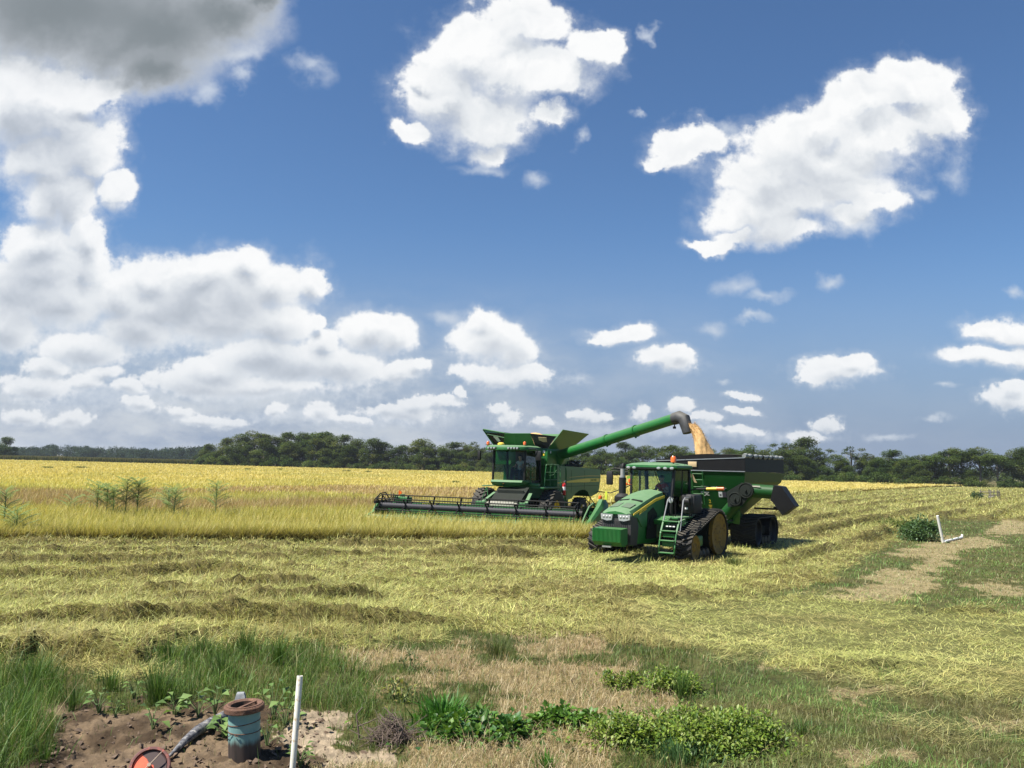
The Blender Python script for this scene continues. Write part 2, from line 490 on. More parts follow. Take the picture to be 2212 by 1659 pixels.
# ---------------------------------------------------------------- ground
# where the standing rice is: its cut edges on the ground
RICE_EDGE = [(-120, 0), (-30, 23.6), (-16.2, 27.6), (-12, 28.7), (-8.0, 29.9), (-3.5, 31.2), (1.0, 32.6), (3.2, 33.3), (3.9, 35.0), (3.2, 36.6), (-6.9, 41.9), (32.9, 101.0), (103.0, 205.0), (135, 245), (40, 262), (-20, 282), (-170, 300), (-420, 330), (-420, 0)]
# outline of the cut straw, of the grass and of the bare and dry patches, read off the ground
STRAW = [(-200, 1452), (0, 1448), (60, 1432), (130, 1456), (230, 1462), (310, 1440), (335, 1404), (480, 1392), (600, 1383), (700, 1398), (760, 1402), (850, 1377), (960, 1372), (1090, 1368), (1150, 1386), (1230, 1372), (1290, 1374), (1340, 1396), (1450, 1398), (1600, 1403), (1680, 1432), (1760, 1440), (1850, 1470), (1920, 1450), (1960, 1490), (2040, 1470), (2120, 1500), (2230, 1490), (2500, 1530),
         (2500, 1340), (2212, 1335), (2100, 1320), (1990, 1330), (1930, 1300), (1800, 1292), (1700, 1296), (1560, 1306), (1640, 1290), (1730, 1262), (1800, 1240), (1830, 1222), (1850, 1206), (1880, 1190), (1930, 1170), (1960, 1150), (2010, 1130), (2060, 1110), (2085, 1092), (2110, 1080), (2180, 1064), (2240, 1050), (2500, 1036), (2500, 1020), (-200, 960)]
DIRT_RED = [(95, 1540), (180, 1520), (330, 1526), (420, 1524), (500, 1540), (600, 1560), (640, 1600), (700, 1700), (60, 1750), (120, 1640), (160, 1580)]
DIRT_PALE = [(640, 1560), (700, 1545), (770, 1550), (800, 1560), (812, 1600), (790, 1640), (700, 1655), (660, 1640), (655, 1600)]
DRY = [[(715, 1408), (800, 1392), (1000, 1400), (1085, 1402), (1070, 1428), (1000, 1452), (880, 1448), (840, 1440), (740, 1424)],
       [(1150, 1386), (1240, 1374), (1310, 1384), (1320, 1392), (1290, 1412), (1240, 1430), (1170, 1420)],
       [(820, 1480), (880, 1462), (940, 1462), (1000, 1450), (1120, 1438), (1260, 1440), (1340, 1470), (1420, 1520), (1440, 1560), (1390, 1600), (1330, 1640), (1230, 1700), (640, 1740), (700, 1640), (830, 1630), (900, 1600), (1000, 1570), (1080, 1500), (960, 1478), (900, 1492), (830, 1504)],
       [(1800, 1292), (1850, 1268), (1900, 1240), (1960, 1220), (2040, 1178), (2080, 1190), (2030, 1240), (1990, 1280), (1930, 1298)],
       [(2085, 1262), (2130, 1250), (2190, 1262), (2260, 1290), (2180, 1284), (2110, 1278)],
       [(1900, 1200), (1990, 1178), (2040, 1158), (2120, 1160), (2170, 1176), (2060, 1192), (1960, 1204)],
       [(2040, 1100), (2110, 1098), (2150, 1104), (2100, 1114), (2030, 1116)], [(2170, 1120), (2230, 1090), (2230, 1150), (2160, 1160), (2130, 1150)],
       [(1840, 1490), (1910, 1478), (1950, 1492), (1890, 1512), (1850, 1510)], [(1640, 1424), (1700, 1424), (1720, 1436), (1660, 1442)], [(2120, 1560), (2190, 1548), (2240, 1566), (2160, 1584)], [(1810, 1622), (1880, 1612), (1920, 1650), (1840, 1668)]]

THIN = [(1310, 1300), (1560, 1306), (1700, 1290), (1800, 1286), (1930, 1292), (2000, 1322), (2260, 1330), (2600, 1340), (2600, 1540), (2230, 1500), (1960, 1500), (1760, 1450), (1640, 1412), (1450, 1400), (1340, 1396), (1330, 1350)]

def thin_straw(x, y):
    t = np.zeros_like(x)
    for dx, dy in ((0, 0), (-.7, 0), (.7, 0), (0, -.8), (0, .8), (-1.3, .5), (1.3, -.5), (0, 1.7), (-.5, -1.5), (-2.0, 0), (2.0, 0)):
        xx, yy = x + dx + (fbm(x, y, 19) - .5) * 2.0, y + dy + (fbm(x, y, 18) - .5) * 3.0
        px, py = proj(xx, np.maximum(yy, .5), np.zeros_like(x))
        t = t + in_poly(px, py, THIN)
    return sstep(0.1, .9, t / 11) * (y > 6)

def zones(x, y, jit=0.0):
    """weights of rice, straw, red dirt, pale dirt and dry grass at points of the ground; the rest is green grass"""
    px, py = proj(x, np.maximum(y, .5), np.zeros_like(x))
    k = np.clip(30.0 / np.maximum(y, 5), .15, 3)
    if jit:
        px = px + rng.normal(0, jit, len(x)) * 900 / np.maximum(y, 5); py = py + rng.normal(0, jit, len(x)) * 260 / np.maximum(y, 5)
    jx = (fbm(x * 1.3, y * 1.3, 3) - .5) * 110 * k + (fbm(x * 6, y * 6, 9) - .5) * 40 * k
    jy = (fbm(x * 1.3, y * 1.3, 5) - .5) * 30 * k + (fbm(x * 6, y * 6, 7) - .5) * 16 * k
    front = y > 6.5
    rice = in_poly(x, y, RICE_EDGE)
    qx, qy = px + jx, py + jy
    straw = front & ~rice & in_poly(qx, qy, STRAW)
    straw |= ~rice & (x > 0) & (y > 60) & (x * .83 - y * .56 < 4) & (x < 400) & (y < 235)
    red = front & in_poly(qx, qy, DIRT_RED) & ~straw
    pale = front & in_poly(qx, qy, DIRT_PALE) & ~straw
    dry = np.zeros_like(rice)
    for p in DRY: dry |= in_poly(qx, qy, p)
    dry &= front & ~straw & ~red & ~pale
    return rice, straw, red, pale, dry

E_HEAD = np.array([.961, .278])      # direction of the cut edge along the headland
E_ROW = np.array([.56, .83])         # direction the machines drive

def ridge(s, period, sharp=.22):
    """windrow profile: a steep face towards low s, a long back slope"""
    f = s / period - np.floor(s / period)
    return np.where(f < sharp, f / sharp, 1 - (f - sharp) / (1 - sharp))

def mat_height(x, y):
    """height of the straw left on the ground: windrows, wheel ruts, clumps"""
    s = -x * E_HEAD[1] + y * E_HEAD[0]
    q = x * E_ROW[1] - y * E_ROW[0]
    wob = (fbm(x * .25, y * .25, 21) - .5) * 2.6 + (fbm(x * .9, y * .9, 22) - .5) * .9
    h1 = ridge(s + wob, 2.3, .12) ** 1.3 * .34 * sstep(.34, .60, fbm(x * .22, y * .22, 25))
    h2 = ridge(-(q + wob * .28), 2.7, .13) ** 1.4 * .48 * sstep(.22, .44, fbm(x * .12, y * .12, 27))
    b = sstep(-3, 3, s - 25.0 + (fbm(x * .3, y * .3, 29) - .5) * 5) * sstep(2, 9, x)
    thin = thin_straw(x, y)
    mx, my = x - 4.75, y - 30.15                                  # pressed flat round the tractor and the cart
    lx, ly = mx * .829 - my * .559, mx * .559 + my * .829
    press = sstep(-3.2, -2.2, lx) * sstep(5.2, 3.2, lx - .25 * np.maximum(0, -ly)) * sstep(-8.5, -4.0, ly) * sstep(16, 12, ly)
    h = .085 + (1 - b) * h1 + b * h2 + (fbm(x * 2.1, y * 2.1, 31) - .5) * .26 + (fbm(x * 4.5, y * 4.5, 33) - .5) * .22 + (fbm(x * 10, y * 10, 35, 2) - .5) * .09
    far = sstep(240, 110, y)
    h = h * (1 - .66 * thin) * (1 - .92 * press)
    return np.maximum(.02, h * (.35 + .65 * far))

def straw_edge(x, y):
    """0 at the rim of the straw, 1 well inside it"""
    e = np.zeros_like(x); w = 0
    for dx, dy in ((0, -.3), (0, -.7), (.35, 0), (.8, -.3), (-.35, -.2), (0, .3), (.4, -.5), (0, -1.1)):
        e = e + zones(x + dx, y + dy)[1]; w += 1
    return .10 + .90 * sstep(.15, 1.0, e / w)

def ground_h(x, y, z=None, soft=None):
    rice, straw, red, pale, dry = zones(x, y) if z is None else z
    h = (fbm(x * .5, y * .5, 41) - .5) * .16 * sstep(40, 14, y) + (fbm(x * 2.2, y * 2.2, 43) - .5) * .07
    h = h + np.where(dry | (~straw & ~rice), (fbm(x * 5, y * 5, 45) - .5) * .05, 0)
    h = h + np.where(red | pale, (fbm(x * 9, y * 9, 47, 5, .65) - .5) * .11, 0)
    h = h * sstep(60, 30, y)
    # the hollow washed out beside the riser pipe
    hx, hy = ground_at(222, 1602)
    d2 = ((x - hx) / .42) ** 2 + ((y - hy) / .32) ** 2
    h = h - .16 * np.exp(-d2 * 1.4)
    if soft is not None: return np.where(straw, h * .5 + mat_height(x, y) * soft, h)
    return np.where(straw, h * .5 + mat_height(x, y) * straw_edge(x, y), h)

def build_ground():
    a_in = np.linspace(-R(36), R(36), 640)
    a_l = -R(36) - np.cumsum(np.geomspace(.003, .28, 34)); a_l = a_l[a_l > -math.pi]
    a_r = -a_l
    ang = np.concatenate([a_l[::-1], a_in, a_r]); na = len(ang)
    rad = np.concatenate([[0.3, 1.5, 3, 4.5, 6], np.geomspace(7, 60, 420), np.geomspace(62, 330, 110), np.geomspace(400, 2500, 16)]); nr = len(rad)
    A, Rr = np.meshgrid(ang, rad)
    x, y = (np.sin(A) * Rr).ravel(), (np.cos(A) * Rr).ravel()
    Z = zones(x, y, .05)
    z = ground_h(x, y)
    z = np.where(Rr.ravel() < 6.2, 0.0, z) 
    rice, straw, red, pale, dry = Z
    n1, n2 = fbm(x * 1.2, y * 1.2, 51)[:, None], fbm(x * 7, y * 7, 53)[:, None]
    grass = np.array([.060, .085, .024]) * (1 - n1) + np.array([.125, .105, .042]) * n1
    grass = grass * (.30 + .85 * n2)
    far_field = np.array([.10, .115, .04]); y1 = y[:, None]
    col = np.where(y1 > 260, far_field, grass)
    col = np.where(dry[:, None], np.where(((y1 > 13) & (x[:, None] > 2)), np.array([.24, .20, .105]), np.array([.205, .165, .085])) * (.45 + .9 * n2), col)
    th = thin_straw(x, y)[:, None]
    col = np.where(straw[:, None], (np.array([.105, .092, .034]) * (1 - .6 * th) + np.array([.085, .10, .03]) * .6 * th) * (.55 + .9 * n2), col)
    col = np.where(rice[:, None], np.array([.15, .11, .045]), col)
    col = np.where(red[:, None], np.array([.052, .036, .022]) * (.5 + 1.0 * n2) + np.array([.085, .064, .042]) * sstep(.52, .64, n1), col)
    col = np.where(pale[:, None], np.array([.29, .235, .165]) * (.5 + .8 * n2), col)
    idx = np.arange(nr * na).reshape(nr, na)
    q = np.stack([idx[:-1, :-1], idx[:-1, 1:], idx[1:, 1:], idx[1:, :-1]], -1).reshape(-1, 4)
    wrap = np.stack([idx[:-1, -1], idx[:-1, 0], idx[1:, 0], idx[1:, -1]], -1)
    q = np.concatenate([q, wrap])[:, ::-1]
    loops = q.ravel(); starts = np.arange(len(q)) * 4
    hub = idx[0][::-1]
    loops = np.concatenate([loops, hub[::-1]]); starts = np.append(starts, len(q) * 4)
    me = np_mesh('ground', np.stack([x, y, z], 1), loops, starts, col, smooth=True)
    m, g, b = principled('soil and turf')
    at = g.new('ShaderNodeAttribute', attribute_name='tint').outputs['Color']
    co = g.new('ShaderNodeTexCoord').outputs['Object']
    n = g.noise(co, 14, 8, .68)
    g.put(b.inputs['Base Color'], g.mix(1.0, at, g.ramp(n, [(.25, (.55, .55, .55)), (.75, (1.4, 1.35, 1.3))]), 'MULTIPLY'))
    b.inputs['Roughness'].default_value = .95; b.inputs['Specular IOR Level'].default_value = .15
    bp = g.new('ShaderNodeBump'); bp.inputs['Strength'].default_value = .7; bp.inputs['Distance'].default_value = .03
    g.put(bp.inputs['Height'], g.noise(co, 22, 8, .7)); g.l.new(bp.outputs[0], b.inputs['Normal'])
    me.materials.append(m)
    tag(link('ground', me), kind='structure')
build_ground()

# ---------------------------------------------------------------- straw, rice, grass
M_STRAW = tint_mat('cut straw', .25, .55, .3)
M_RICE = tint_mat('ripe rice', .35, .5, .3)
M_GRASS = tint_mat('grass', .35, .5, .3)
PXW = 852.0     # pixels per unit slope at the scored size, to keep far straws wide enough to be seen

def scatter(n, y0, y1, spread=.70, power=1.0):
    Y = np.exp(rng.uniform(math.log(y0), math.log(y1), n))
    return rng.uniform(-spread, spread, n) * Y, Y

def colmix(cols, w, n):
    cols = np.array(cols, float); k = rng.choice(len(cols), n, p=np.array(w) / sum(w))
    c = cols[k] * rng.uniform(.78, 1.22, (n, 1))
    return c

def build_straw():
    x, y = scatter(980000, 10.5, 235)
    Z = zones(x, y, .06); keep = Z[1] & ((thin_straw(x, y) < .5) | (rng.random(len(x)) < .42 + .5 * sstep(.36, .56, fbm(x * .9, y * .9, 64))))
    x, y = x[keep], y[keep]; n = len(x)
    h0 = ground_h(x, y)
    e = .12
    sx = (mat_height(x + e, y) - mat_height(x - e, y)) / (2 * e); sy = (mat_height(x, y + e) - mat_height(x, y - e)) / (2 * e)
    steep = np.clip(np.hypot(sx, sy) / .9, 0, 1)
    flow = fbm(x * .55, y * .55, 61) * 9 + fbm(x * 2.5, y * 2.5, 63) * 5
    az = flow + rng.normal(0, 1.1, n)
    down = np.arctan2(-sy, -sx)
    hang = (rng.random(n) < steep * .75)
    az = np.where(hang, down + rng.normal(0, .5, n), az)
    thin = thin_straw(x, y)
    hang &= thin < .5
    tilt = np.where(hang, rng.uniform(.5, 1.2, n), np.clip(rng.normal(1.47, .17, n), .5, 1.75))
    stub = rng.random(n) < .07 * sstep(.35, .6, fbm(x * .8, y * .8, 65)) * (1 - thin)
    tilt = np.where(stub, rng.uniform(0, .5, n), tilt)
    bend = np.where(hang, rng.uniform(.4, 1.3, n), rng.uniform(-.1, .42, n))
    L = rng.uniform(.14, .46, n) * np.where(stub, .6, 1)
    L = L * np.clip(y / 40, 1, 2.2) * (1 - .42 * thin)
    W = np.maximum(rng.uniform(.0035, .0065, n), .45 * y / PXW) * (1 - .2 * thin)
    pale, gold, green, brown = (.70, .68, .26), (.62, .56, .18), (.48, .54, .15), (.37, .26, .105)
    c = colmix([pale, gold, green, brown], [.46, .22, .26, .06], n) * rng.uniform(.72, 1.25, (n, 1))
    gn = sstep(.42, .68, fbm(x * .5, y * .5, 67))[:, None]
    bn = sstep(.52, .74, fbm(x * .45 + 9, y * .45, 69))[:, None]
    c = c * (1 - .38 * gn) + np.array([.32, .37, .09]) * .38 * gn
    c = c * (1 - .5 * bn) + np.array([.40, .31, .13]) * .5 * bn
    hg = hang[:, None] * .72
    c = c * (1 - hg) + colmix([(.145, .165, .045), (.20, .155, .055)], [.6, .4], n) * hg  # browner green, with the self-shadow of the steep faces put into the colour
    z = h0 + rng.uniform(-.02, .03, n)
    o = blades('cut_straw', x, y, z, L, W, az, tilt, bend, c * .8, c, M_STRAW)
    tag(o, kind='stuff')
build_straw()

BROWN_BANDS = [[(-60, 1050), (120, 1052), (230, 1054), (420, 1052), (700, 1046), (960, 1050), (1060, 1052), (1060, 1072), (900, 1070), (700, 1060), (420, 1060), (200, 1064), (180, 1086), (-60, 1082)],
               [(180, 1066), (300, 1068), (430, 1072), (560, 1073), (760, 1070), (900, 1072), (900, 1082), (740, 1086), (600, 1090), (420, 1094), (260, 1090), (180, 1086)]]

def rice_cols(x, y, n):
    px, py = proj(x, y, np.full_like(x, .8))
    jx = (fbm(x * .3, y * .3, 71) - .5) * 60; jy = (fbm(x * .3, y * .3, 73) - .5) * 7
    band = np.zeros(n, bool)
    for p in BROWN_BANDS: band |= in_poly(px + jx, py + jy, p)
    far = sstep(45, 110, y)[:, None]
    near = colmix([(.60, .52, .14), (.55, .52, .13), (.40, .43, .11), (.74, .66, .30)], [.34, .28, .2, .18], n)
    gold = colmix([(.64, .53, .165), (.58, .49, .145), (.72, .64, .27)], [.5, .32, .18], n)
    c = near * (1 - far) + gold * far
    g = sstep(.48, .7, fbm(x * .08, y * .05, 75))[:, None]
    c = c * (1 - .3 * g) + np.array([.36, .37, .07]) * .3 * g
    bcol = colmix([(.46, .335, .16), (.40, .29, .135), (.52, .41, .20)], [.5, .3, .2], n)
    return np.where(band[:, None] & (rng.random(n) < .85)[:, None], bcol, c), band

def build_rice():
    # a leafy canopy floor, then stalks and drooping heads through it
    ta = np.linspace(-.86, .80, 420); ys = np.concatenate([np.geomspace(26, 70, 170), np.geomspace(71, 305, 110)])
    T, Yg = np.meshgrid(ta, ys)
    gx, gy = (T * Yg).ravel(), Yg.ravel()
    inside = in_poly(gx, gy, RICE_EDGE)
    gz = .46 + .16 * sstep(45, 130, gy) + (fbm(gx * .8, gy * .8, 77) - .5) * .12
    # canopy drops to the ground along the cut edge
    shr = in_poly(gx + .3, gy - .5, RICE_EDGE) & in_poly(gx - .3, gy - .5, RICE_EDGE) & in_poly(gx + .6, gy + .1, RICE_EDGE)
    idx = np.arange(len(gx)).reshape(T.shape)
    q = np.stack([idx[:-1, :-1], idx[:-1, 1:], idx[1:, 1:], idx[1:, :-1]], -1).reshape(-1, 4)
    q = q[shr[q].all(1)]
    used, inv = np.unique(q, return_inverse=True)
    cc, _ = rice_cols(gx[used], gy[used], len(used))
    V1 = np.stack([gx[used], gy[used], gz[used]], 1)
    n = 520000
    Y = np.exp(rng.uniform(math.log(25.5), math.log(300), n)); x = rng.uniform(-.72, .72, n) * Y; y = Y
    k2 = 150000                                                       # thicker along the front edge, where whole stalks show
    ex = rng.uniform(-24, 5.5, k2); ey = 27.6 + (ex + 16.2) * .29 + rng.exponential(1.1, k2) - 1.2
    x = np.concatenate([x, ex]); y = np.concatenate([y, ey])
    jx = (fbm(x * .9, y * .9, 78) - .5) * 1.0
    k = in_poly(x, y + jx, RICE_EDGE); x, y = x[k], y[k]; n = len(x)
    c, band = rice_cols(x, y, n)
    H = (rng.normal(.80, .075, n) + (fbm(x * .5, y * .5, 79) - .5) * .22) * np.where(band, 1.03, 1)
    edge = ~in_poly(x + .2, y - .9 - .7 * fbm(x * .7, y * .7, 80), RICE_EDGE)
    lean = fbm(x * .3, y * .3, 81) * 7
    az = np.where(rng.random(n) < .65, .2 + rng.normal(0, .8, n), lean)
    tilt = np.abs(rng.normal(.10, .10, n)) + np.where(edge, rng.exponential(.16, n), 0)
    bend = np.abs(rng.normal(.38, .24, n))
    bend = np.where(rng.random(n) < .30, bend + rng.uniform(.5, 1.3, n), bend)
    W = np.maximum(rng.uniform(.007, .015, n), .62 * y / PXW)
    far = y > 62
    z0 = np.where(far, .50, 0.0); L = np.where(far, H - .46, H * 1.12)
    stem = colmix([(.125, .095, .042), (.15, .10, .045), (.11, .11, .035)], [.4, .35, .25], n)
    stem = np.where(edge[:, None], colmix([(.085, .058, .026), (.12, .082, .036), (.075, .07, .025)], [.5, .3, .2], n), stem)  # dead brown leaves of the cut edge, plus the shade there painted in
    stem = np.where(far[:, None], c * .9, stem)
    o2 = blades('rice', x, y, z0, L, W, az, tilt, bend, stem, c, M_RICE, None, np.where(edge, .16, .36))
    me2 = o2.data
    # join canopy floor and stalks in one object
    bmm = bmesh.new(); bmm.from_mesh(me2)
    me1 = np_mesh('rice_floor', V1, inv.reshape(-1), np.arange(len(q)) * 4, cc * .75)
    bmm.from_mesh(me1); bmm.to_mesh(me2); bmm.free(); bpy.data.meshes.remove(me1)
    o2.name = 'rice_field'; tag(o2, kind='stuff')
build_rice()

def build_grass():
    x, y = scatter(720000, 7.6, 120, .72)
    far_ok = (y < 60) | (rng.random(len(y)) < .5)
    x, y = x[far_ok], y[far_ok]
    Z = zones(x, y, .10); rice, straw, red, pale, dry = Z
    px, py = proj(x, y, np.zeros_like(x))
    dens = np.where(dry, .8, .95) * np.where(red | pale, .02, 1)
    dens = dens * np.where(~dry, .40 + .60 * sstep(.30, .52, fbm(x * 1.7, y * 1.7, 83)), 1)
    keep = ~rice & ~straw & (rng.random(len(x)) < dens) & (y < 120)
    x, y, px, py = x[keep], y[keep], px[keep], py[keep]; Z = tuple(z[keep] for z in Z); dry = Z[4]; n = len(x)
    z = ground_h(x, y) - .01
    lush = in_poly(px, py, [(310, 1420), (640, 1390), (760, 1420), (820, 1500), (800, 1560), (560, 1540), (430, 1530), (330, 1520)])
    tallz = in_poly(px, py, [(-60, 1440), (100, 1450), (140, 1520), (120, 1600), (80, 1680), (-60, 1700)])
    mown = (px > 1500)
    L = rng.uniform(.05, .15, n) * np.where(lush, 1.9, 1) * np.where(tallz, 3.0, 1) * np.where(mown, .85, 1)
    L = L * (.45 + 1.1 * fbm(x * 3, y * 3, 85)) * np.where(dry & ~mown, 1.25, 1)
    lone = rng.random(n) < .07
    L = np.where(lone, L * 1.9 + .04, L)
    W = np.maximum(rng.uniform(.003, .007, n), .42 * y / PXW)
    az = rng.uniform(0, 2 * np.pi, n)
    tilt = np.abs(rng.normal(.25, .3, n)) + np.where(mown, .25, 0) + np.where(dry, .3, 0); bend = np.abs(rng.normal(.5, .35, n))
    g = colmix([(.085, .145, .026), (.115, .17, .034), (.065, .115, .024), (.17, .17, .055), (.27, .21, .10)], [.34, .28, .22, .1, .06], n)
    lushc = colmix([(.085, .165, .024), (.125, .20, .036), (.065, .125, .022), (.22, .22, .08), (.33, .27, .14)], [.36, .28, .22, .09, .05], n) * (.6 + .75 * fbm(x * 4, y * 4, 97)[:, None])
    mown_c = colmix([(.105, .185, .040), (.13, .205, .050), (.18, .18, .065), (.26, .21, .10)], [.46, .30, .15, .09], n)
    d = colmix([(.48, .385, .225), (.40, .305, .165), (.58, .49, .31), (.22, .155, .085)], [.4, .3, .2, .10], n)
    patch = fbm(x * 1.3, y * 1.3, 91)[:, None]; fine = fbm(x * 5.5, y * 5.5, 93)[:, None]
    mown_c = mown_c * (.55 + .55 * sstep(.30, .60, patch) + .5 * sstep(.35, .7, fine)); brownish = sstep(.54, .70, fbm(x * .8 + 5, y * .8, 95))[:, None]
    mown_c = mown_c * (1 - .55 * brownish) + np.array([.20, .15, .07]) * .55 * brownish; g = g * (.55 + .8 * fine)
    redd = sstep(.45, .65, fbm(x * 1.1, y * 1.1, 87))[:, None] * ((py < 1460) & (px < 1350))[:, None]
    d = d * (1 - redd * .38) + np.array([.30, .175, .10]) * redd * .38
    c = np.where(lush[:, None] | tallz[:, None], lushc, np.where(mown[:, None], mown_c, g))
    c = np.where(lone[:, None], c * 1.45 + .02, c)
    mixed = rng.random(n) < np.where(px > 1500, .36, .20)
    d = np.where((px > 1500)[:, None], d * np.array([.86, .92, .90]), d)
    c = np.where((dry & ~mixed)[:, None], d, c)
    tag(blades('grass', x, y, z, L, W, az, tilt, bend, c * .85, c, M_GRASS), kind='stuff')
    # straws strewn over the mown grass
    xs, ys = scatter(60000, 9, 34, .72); Zs = zones(xs, ys); ppx, ppy = proj(xs, ys, np.zeros_like(xs))
    k = ~Zs[0] & ~Zs[1] & (ppx > 1400) & in_poly(ppx, ppy, [(1500, 1270), (2300, 1300), (2300, 1600), (2050, 1620), (1850, 1540), (1700, 1460), (1480, 1420)]) & (rng.random(len(xs)) < .8 * sstep(.4, .62, fbm(xs * 1.1, ys * 1.1, 89)))
    xs, ys = xs[k], ys[k]; n = len(xs)
    zs = ground_h(xs, ys, tuple(z[k] for z in Zs)) + .02
    c = colmix([(.50, .46, .19), (.44, .40, .15), (.36, .36, .13)], [.5, .3, .2], n)
    o = blades('loose_straw', xs, ys, zs, rng.uniform(.15, .45, n), np.maximum(.005, .45 * ys / PXW), rng.normal(.2, .8, n) + np.pi * rng.integers(0, 2, n), rng.uniform(1.2, 1.6, n), rng.uniform(-.1, .3, n), c, c, M_STRAW)
    tag(o, kind='stuff')
build_grass()

# ---------------------------------------------------------------- materials of the machines
GREEN = mat('green paint', (.009, .115, .019), .42, var=.10, scale=3, dust=.22, dustcol=(.20, .26, .14), coat=.12, spec=.4)
GREEN_D = mat('dusty green paint', (.010, .115, .022), .46, var=.14, scale=4, dust=.46, dustcol=(.22, .29, .18), coat=.08, spec=.4)
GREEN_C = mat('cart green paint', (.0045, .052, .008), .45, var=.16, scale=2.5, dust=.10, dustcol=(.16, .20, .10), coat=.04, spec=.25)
YELLOW = mat('yellow paint', (.72, .52, .035), .4, var=.10, scale=5, dust=.2)
RUBBER = mat('black rubber', (.022, .022, .023), .75, var=.25, scale=8, dust=.30, dustcol=(.17, .15, .11), bump=.25, spec=.3)
BLACK = mat('black paint', (.0055, .0055, .006), .55, var=.2, scale=5, spec=.2, dust=.05, dustcol=(.16, .15, .12))
PLASTIC = mat('black plastic', (.011, .011, .012), .55, var=.2, scale=9, spec=.35, dust=.08, dustcol=(.17, .16, .13))
GRILLE = mat('grille mesh', (.030, .028, .030), .6, var=.3, scale=20, dust=.22, dustcol=(.20, .17, .14))
STEEL = mat('bare steel', (.46, .46, .45), .38, metal=.8, var=.2, scale=10)
CHROME = mat('worn chrome', (.34, .34, .33), .45, metal=.35, var=.15, scale=12)
GREY = mat('grey rubber boot', (.034, .035, .038), .6, var=.2, scale=6, dust=.15)
DARK = mat('dark machinery', (.009, .013, .010), .75, var=.4, scale=7, spec=.25, dust=.07, dustcol=(.10, .09, .06))
TARP = mat('black vinyl tarp', (.010, .010, .011), .5, var=.2, scale=2, dust=.12, dustcol=(.14, .14, .13), bump=.3)
TARPROLL = mat('rolled tarp', (.20, .21, .20), .6, var=.45, scale=6, bump=.5)
LENS = mat('lamp lens', (.30, .315, .32), .12, var=.1, scale=30, coat=.6)
AMBER = mat('amber lens', (.72, .13, .015), .25, var=.12, scale=20, coat=.5)
REDP = mat('red paint', (.48, .018, .016), .35, var=.1, scale=8, coat=.3)
WHITE = mat('white label', (.74, .74, .71), .5, var=.06, scale=8)
BLUEL = mat('blue label', (.10, .22, .45), .5, var=.1)
DKLABEL = mat('dark label', (.06, .05, .07), .5, var=.2)
SEATM = mat('seat fabric', (.055, .052, .048), .85, var=.3, scale=20)
BEIGE = mat('grain behind window', (.50, .37, .20), .6, var=.2, scale=25, bump=.4)
INNER = mat('cab lining', (.10, .085, .065), .8, var=.2, scale=6)
PALE = mat('worn pale plate', (.42, .40, .33), .55, var=.2, scale=6, dust=.3)
GLASS = glass_mat('tinted cab glass', (.80, .88, .85), .45)
GLASS_D = glass_mat('dark cab glass', (.62, .68, .66), .45)
GRAIN = mat('rough rice grain', (.60, .375, .155), .8, var=.28, scale=40, bump=.6)
SKIN = mat('skin', (.50, .29, .20), .5, var=.08)
SHIRT_W = mat('pale grey shirt', (.42, .44, .45), .85, var=.1)
SHIRT_R = mat('red shirt', (.50, .035, .022), .85, var=.1)
JEANS = mat('dark trousers', (.055, .065, .085), .85, var=.2)
KHAKI = mat('tan shorts', (.30, .24, .16), .85, var=.15)
HAIR = mat('brown hair', (.045, .028, .018), .7, var=.2)
CAPM = mat('dark cap', (.03, .035, .04), .8, var=.2)

def tyre_mb(r, w, lugs=22, hub=.5):
    """tyre lying about the x axis, centred at the origin, with chevron lugs"""
    M = Matrix.Rotation(R(90), 4, 'Y')
    mb = MB()
    mb.lathe([(r * hub, -w * .42), (r * .80, -w * .5), (r * .92, -w * .47), (r * .95, -w * .2), (r * .955, 0), (r * .95, w * .2), (r * .92, w * .47), (r * .80, w * .5), (r * hub, w * .42), (r * hub, -w * .42)], M, 40)
    for i in range(lugs):
        for sgn in (-1, 1):
            a0 = 2 * math.pi * (i + (.5 if sgn > 0 else 0)) / lugs; a1 = a0 + 2 * math.pi / lugs * .9
            p0 = (sgn * w * .50, math.cos(a0) * r * .945, math.sin(a0) * r * .945); p1 = (sgn * w * .03, math.cos(a1) * r * .985, math.sin(a1) * r * .985)
            mb.bar(p0, p1, w * .085, r * .085, up=(0, math.cos(a0), math.sin(a0)))
    return mb

def rim_mb(r, w, disc=True):
    M = Matrix.Rotation(R(90), 4, 'Y')
    mb = MB()
    mb.lathe([(0, w * .16), (r * .30, w * .16), (r * .34, w * .08), (r * .82, w * .22), (r * .90, w * .42), (r, w * .46), (r, -w * .46), (r * .9, -w * .42), (r * .5, -w * .1), (0, -w * .1)], M, 32)
    for i in range(10):
        a = 2 * math.pi * i / 10
        mb.cyl((w * .10, math.cos(a) * r * .42, math.sin(a) * r * .42), (w * .20, math.cos(a) * r * .42, math.sin(a) * r * .42), r * .04, 8)
    return mb

def belt_path(circles, n=44, ground=0.0):
    pts = []
    for (y, z, r) in circles:
        for i in range(n):
            a = 2 * math.pi * i / n
            pts.append((y + r * math.cos(a), max(ground, z + r * math.sin(a))))
    pts = sorted(set(pts))
    def half(ps):
        h = []
        for p in ps:
            while len(h) > 1 and (h[-1][0] - h[-2][0]) * (p[1] - h[-2][1]) - (h[-1][1] - h[-2][1]) * (p[0] - h[-2][0]) <= 0: h.pop()
            h.append(p)
        return h
    lo, up = half(pts), half(pts[::-1])
    return lo[:-1] + up[:-1]

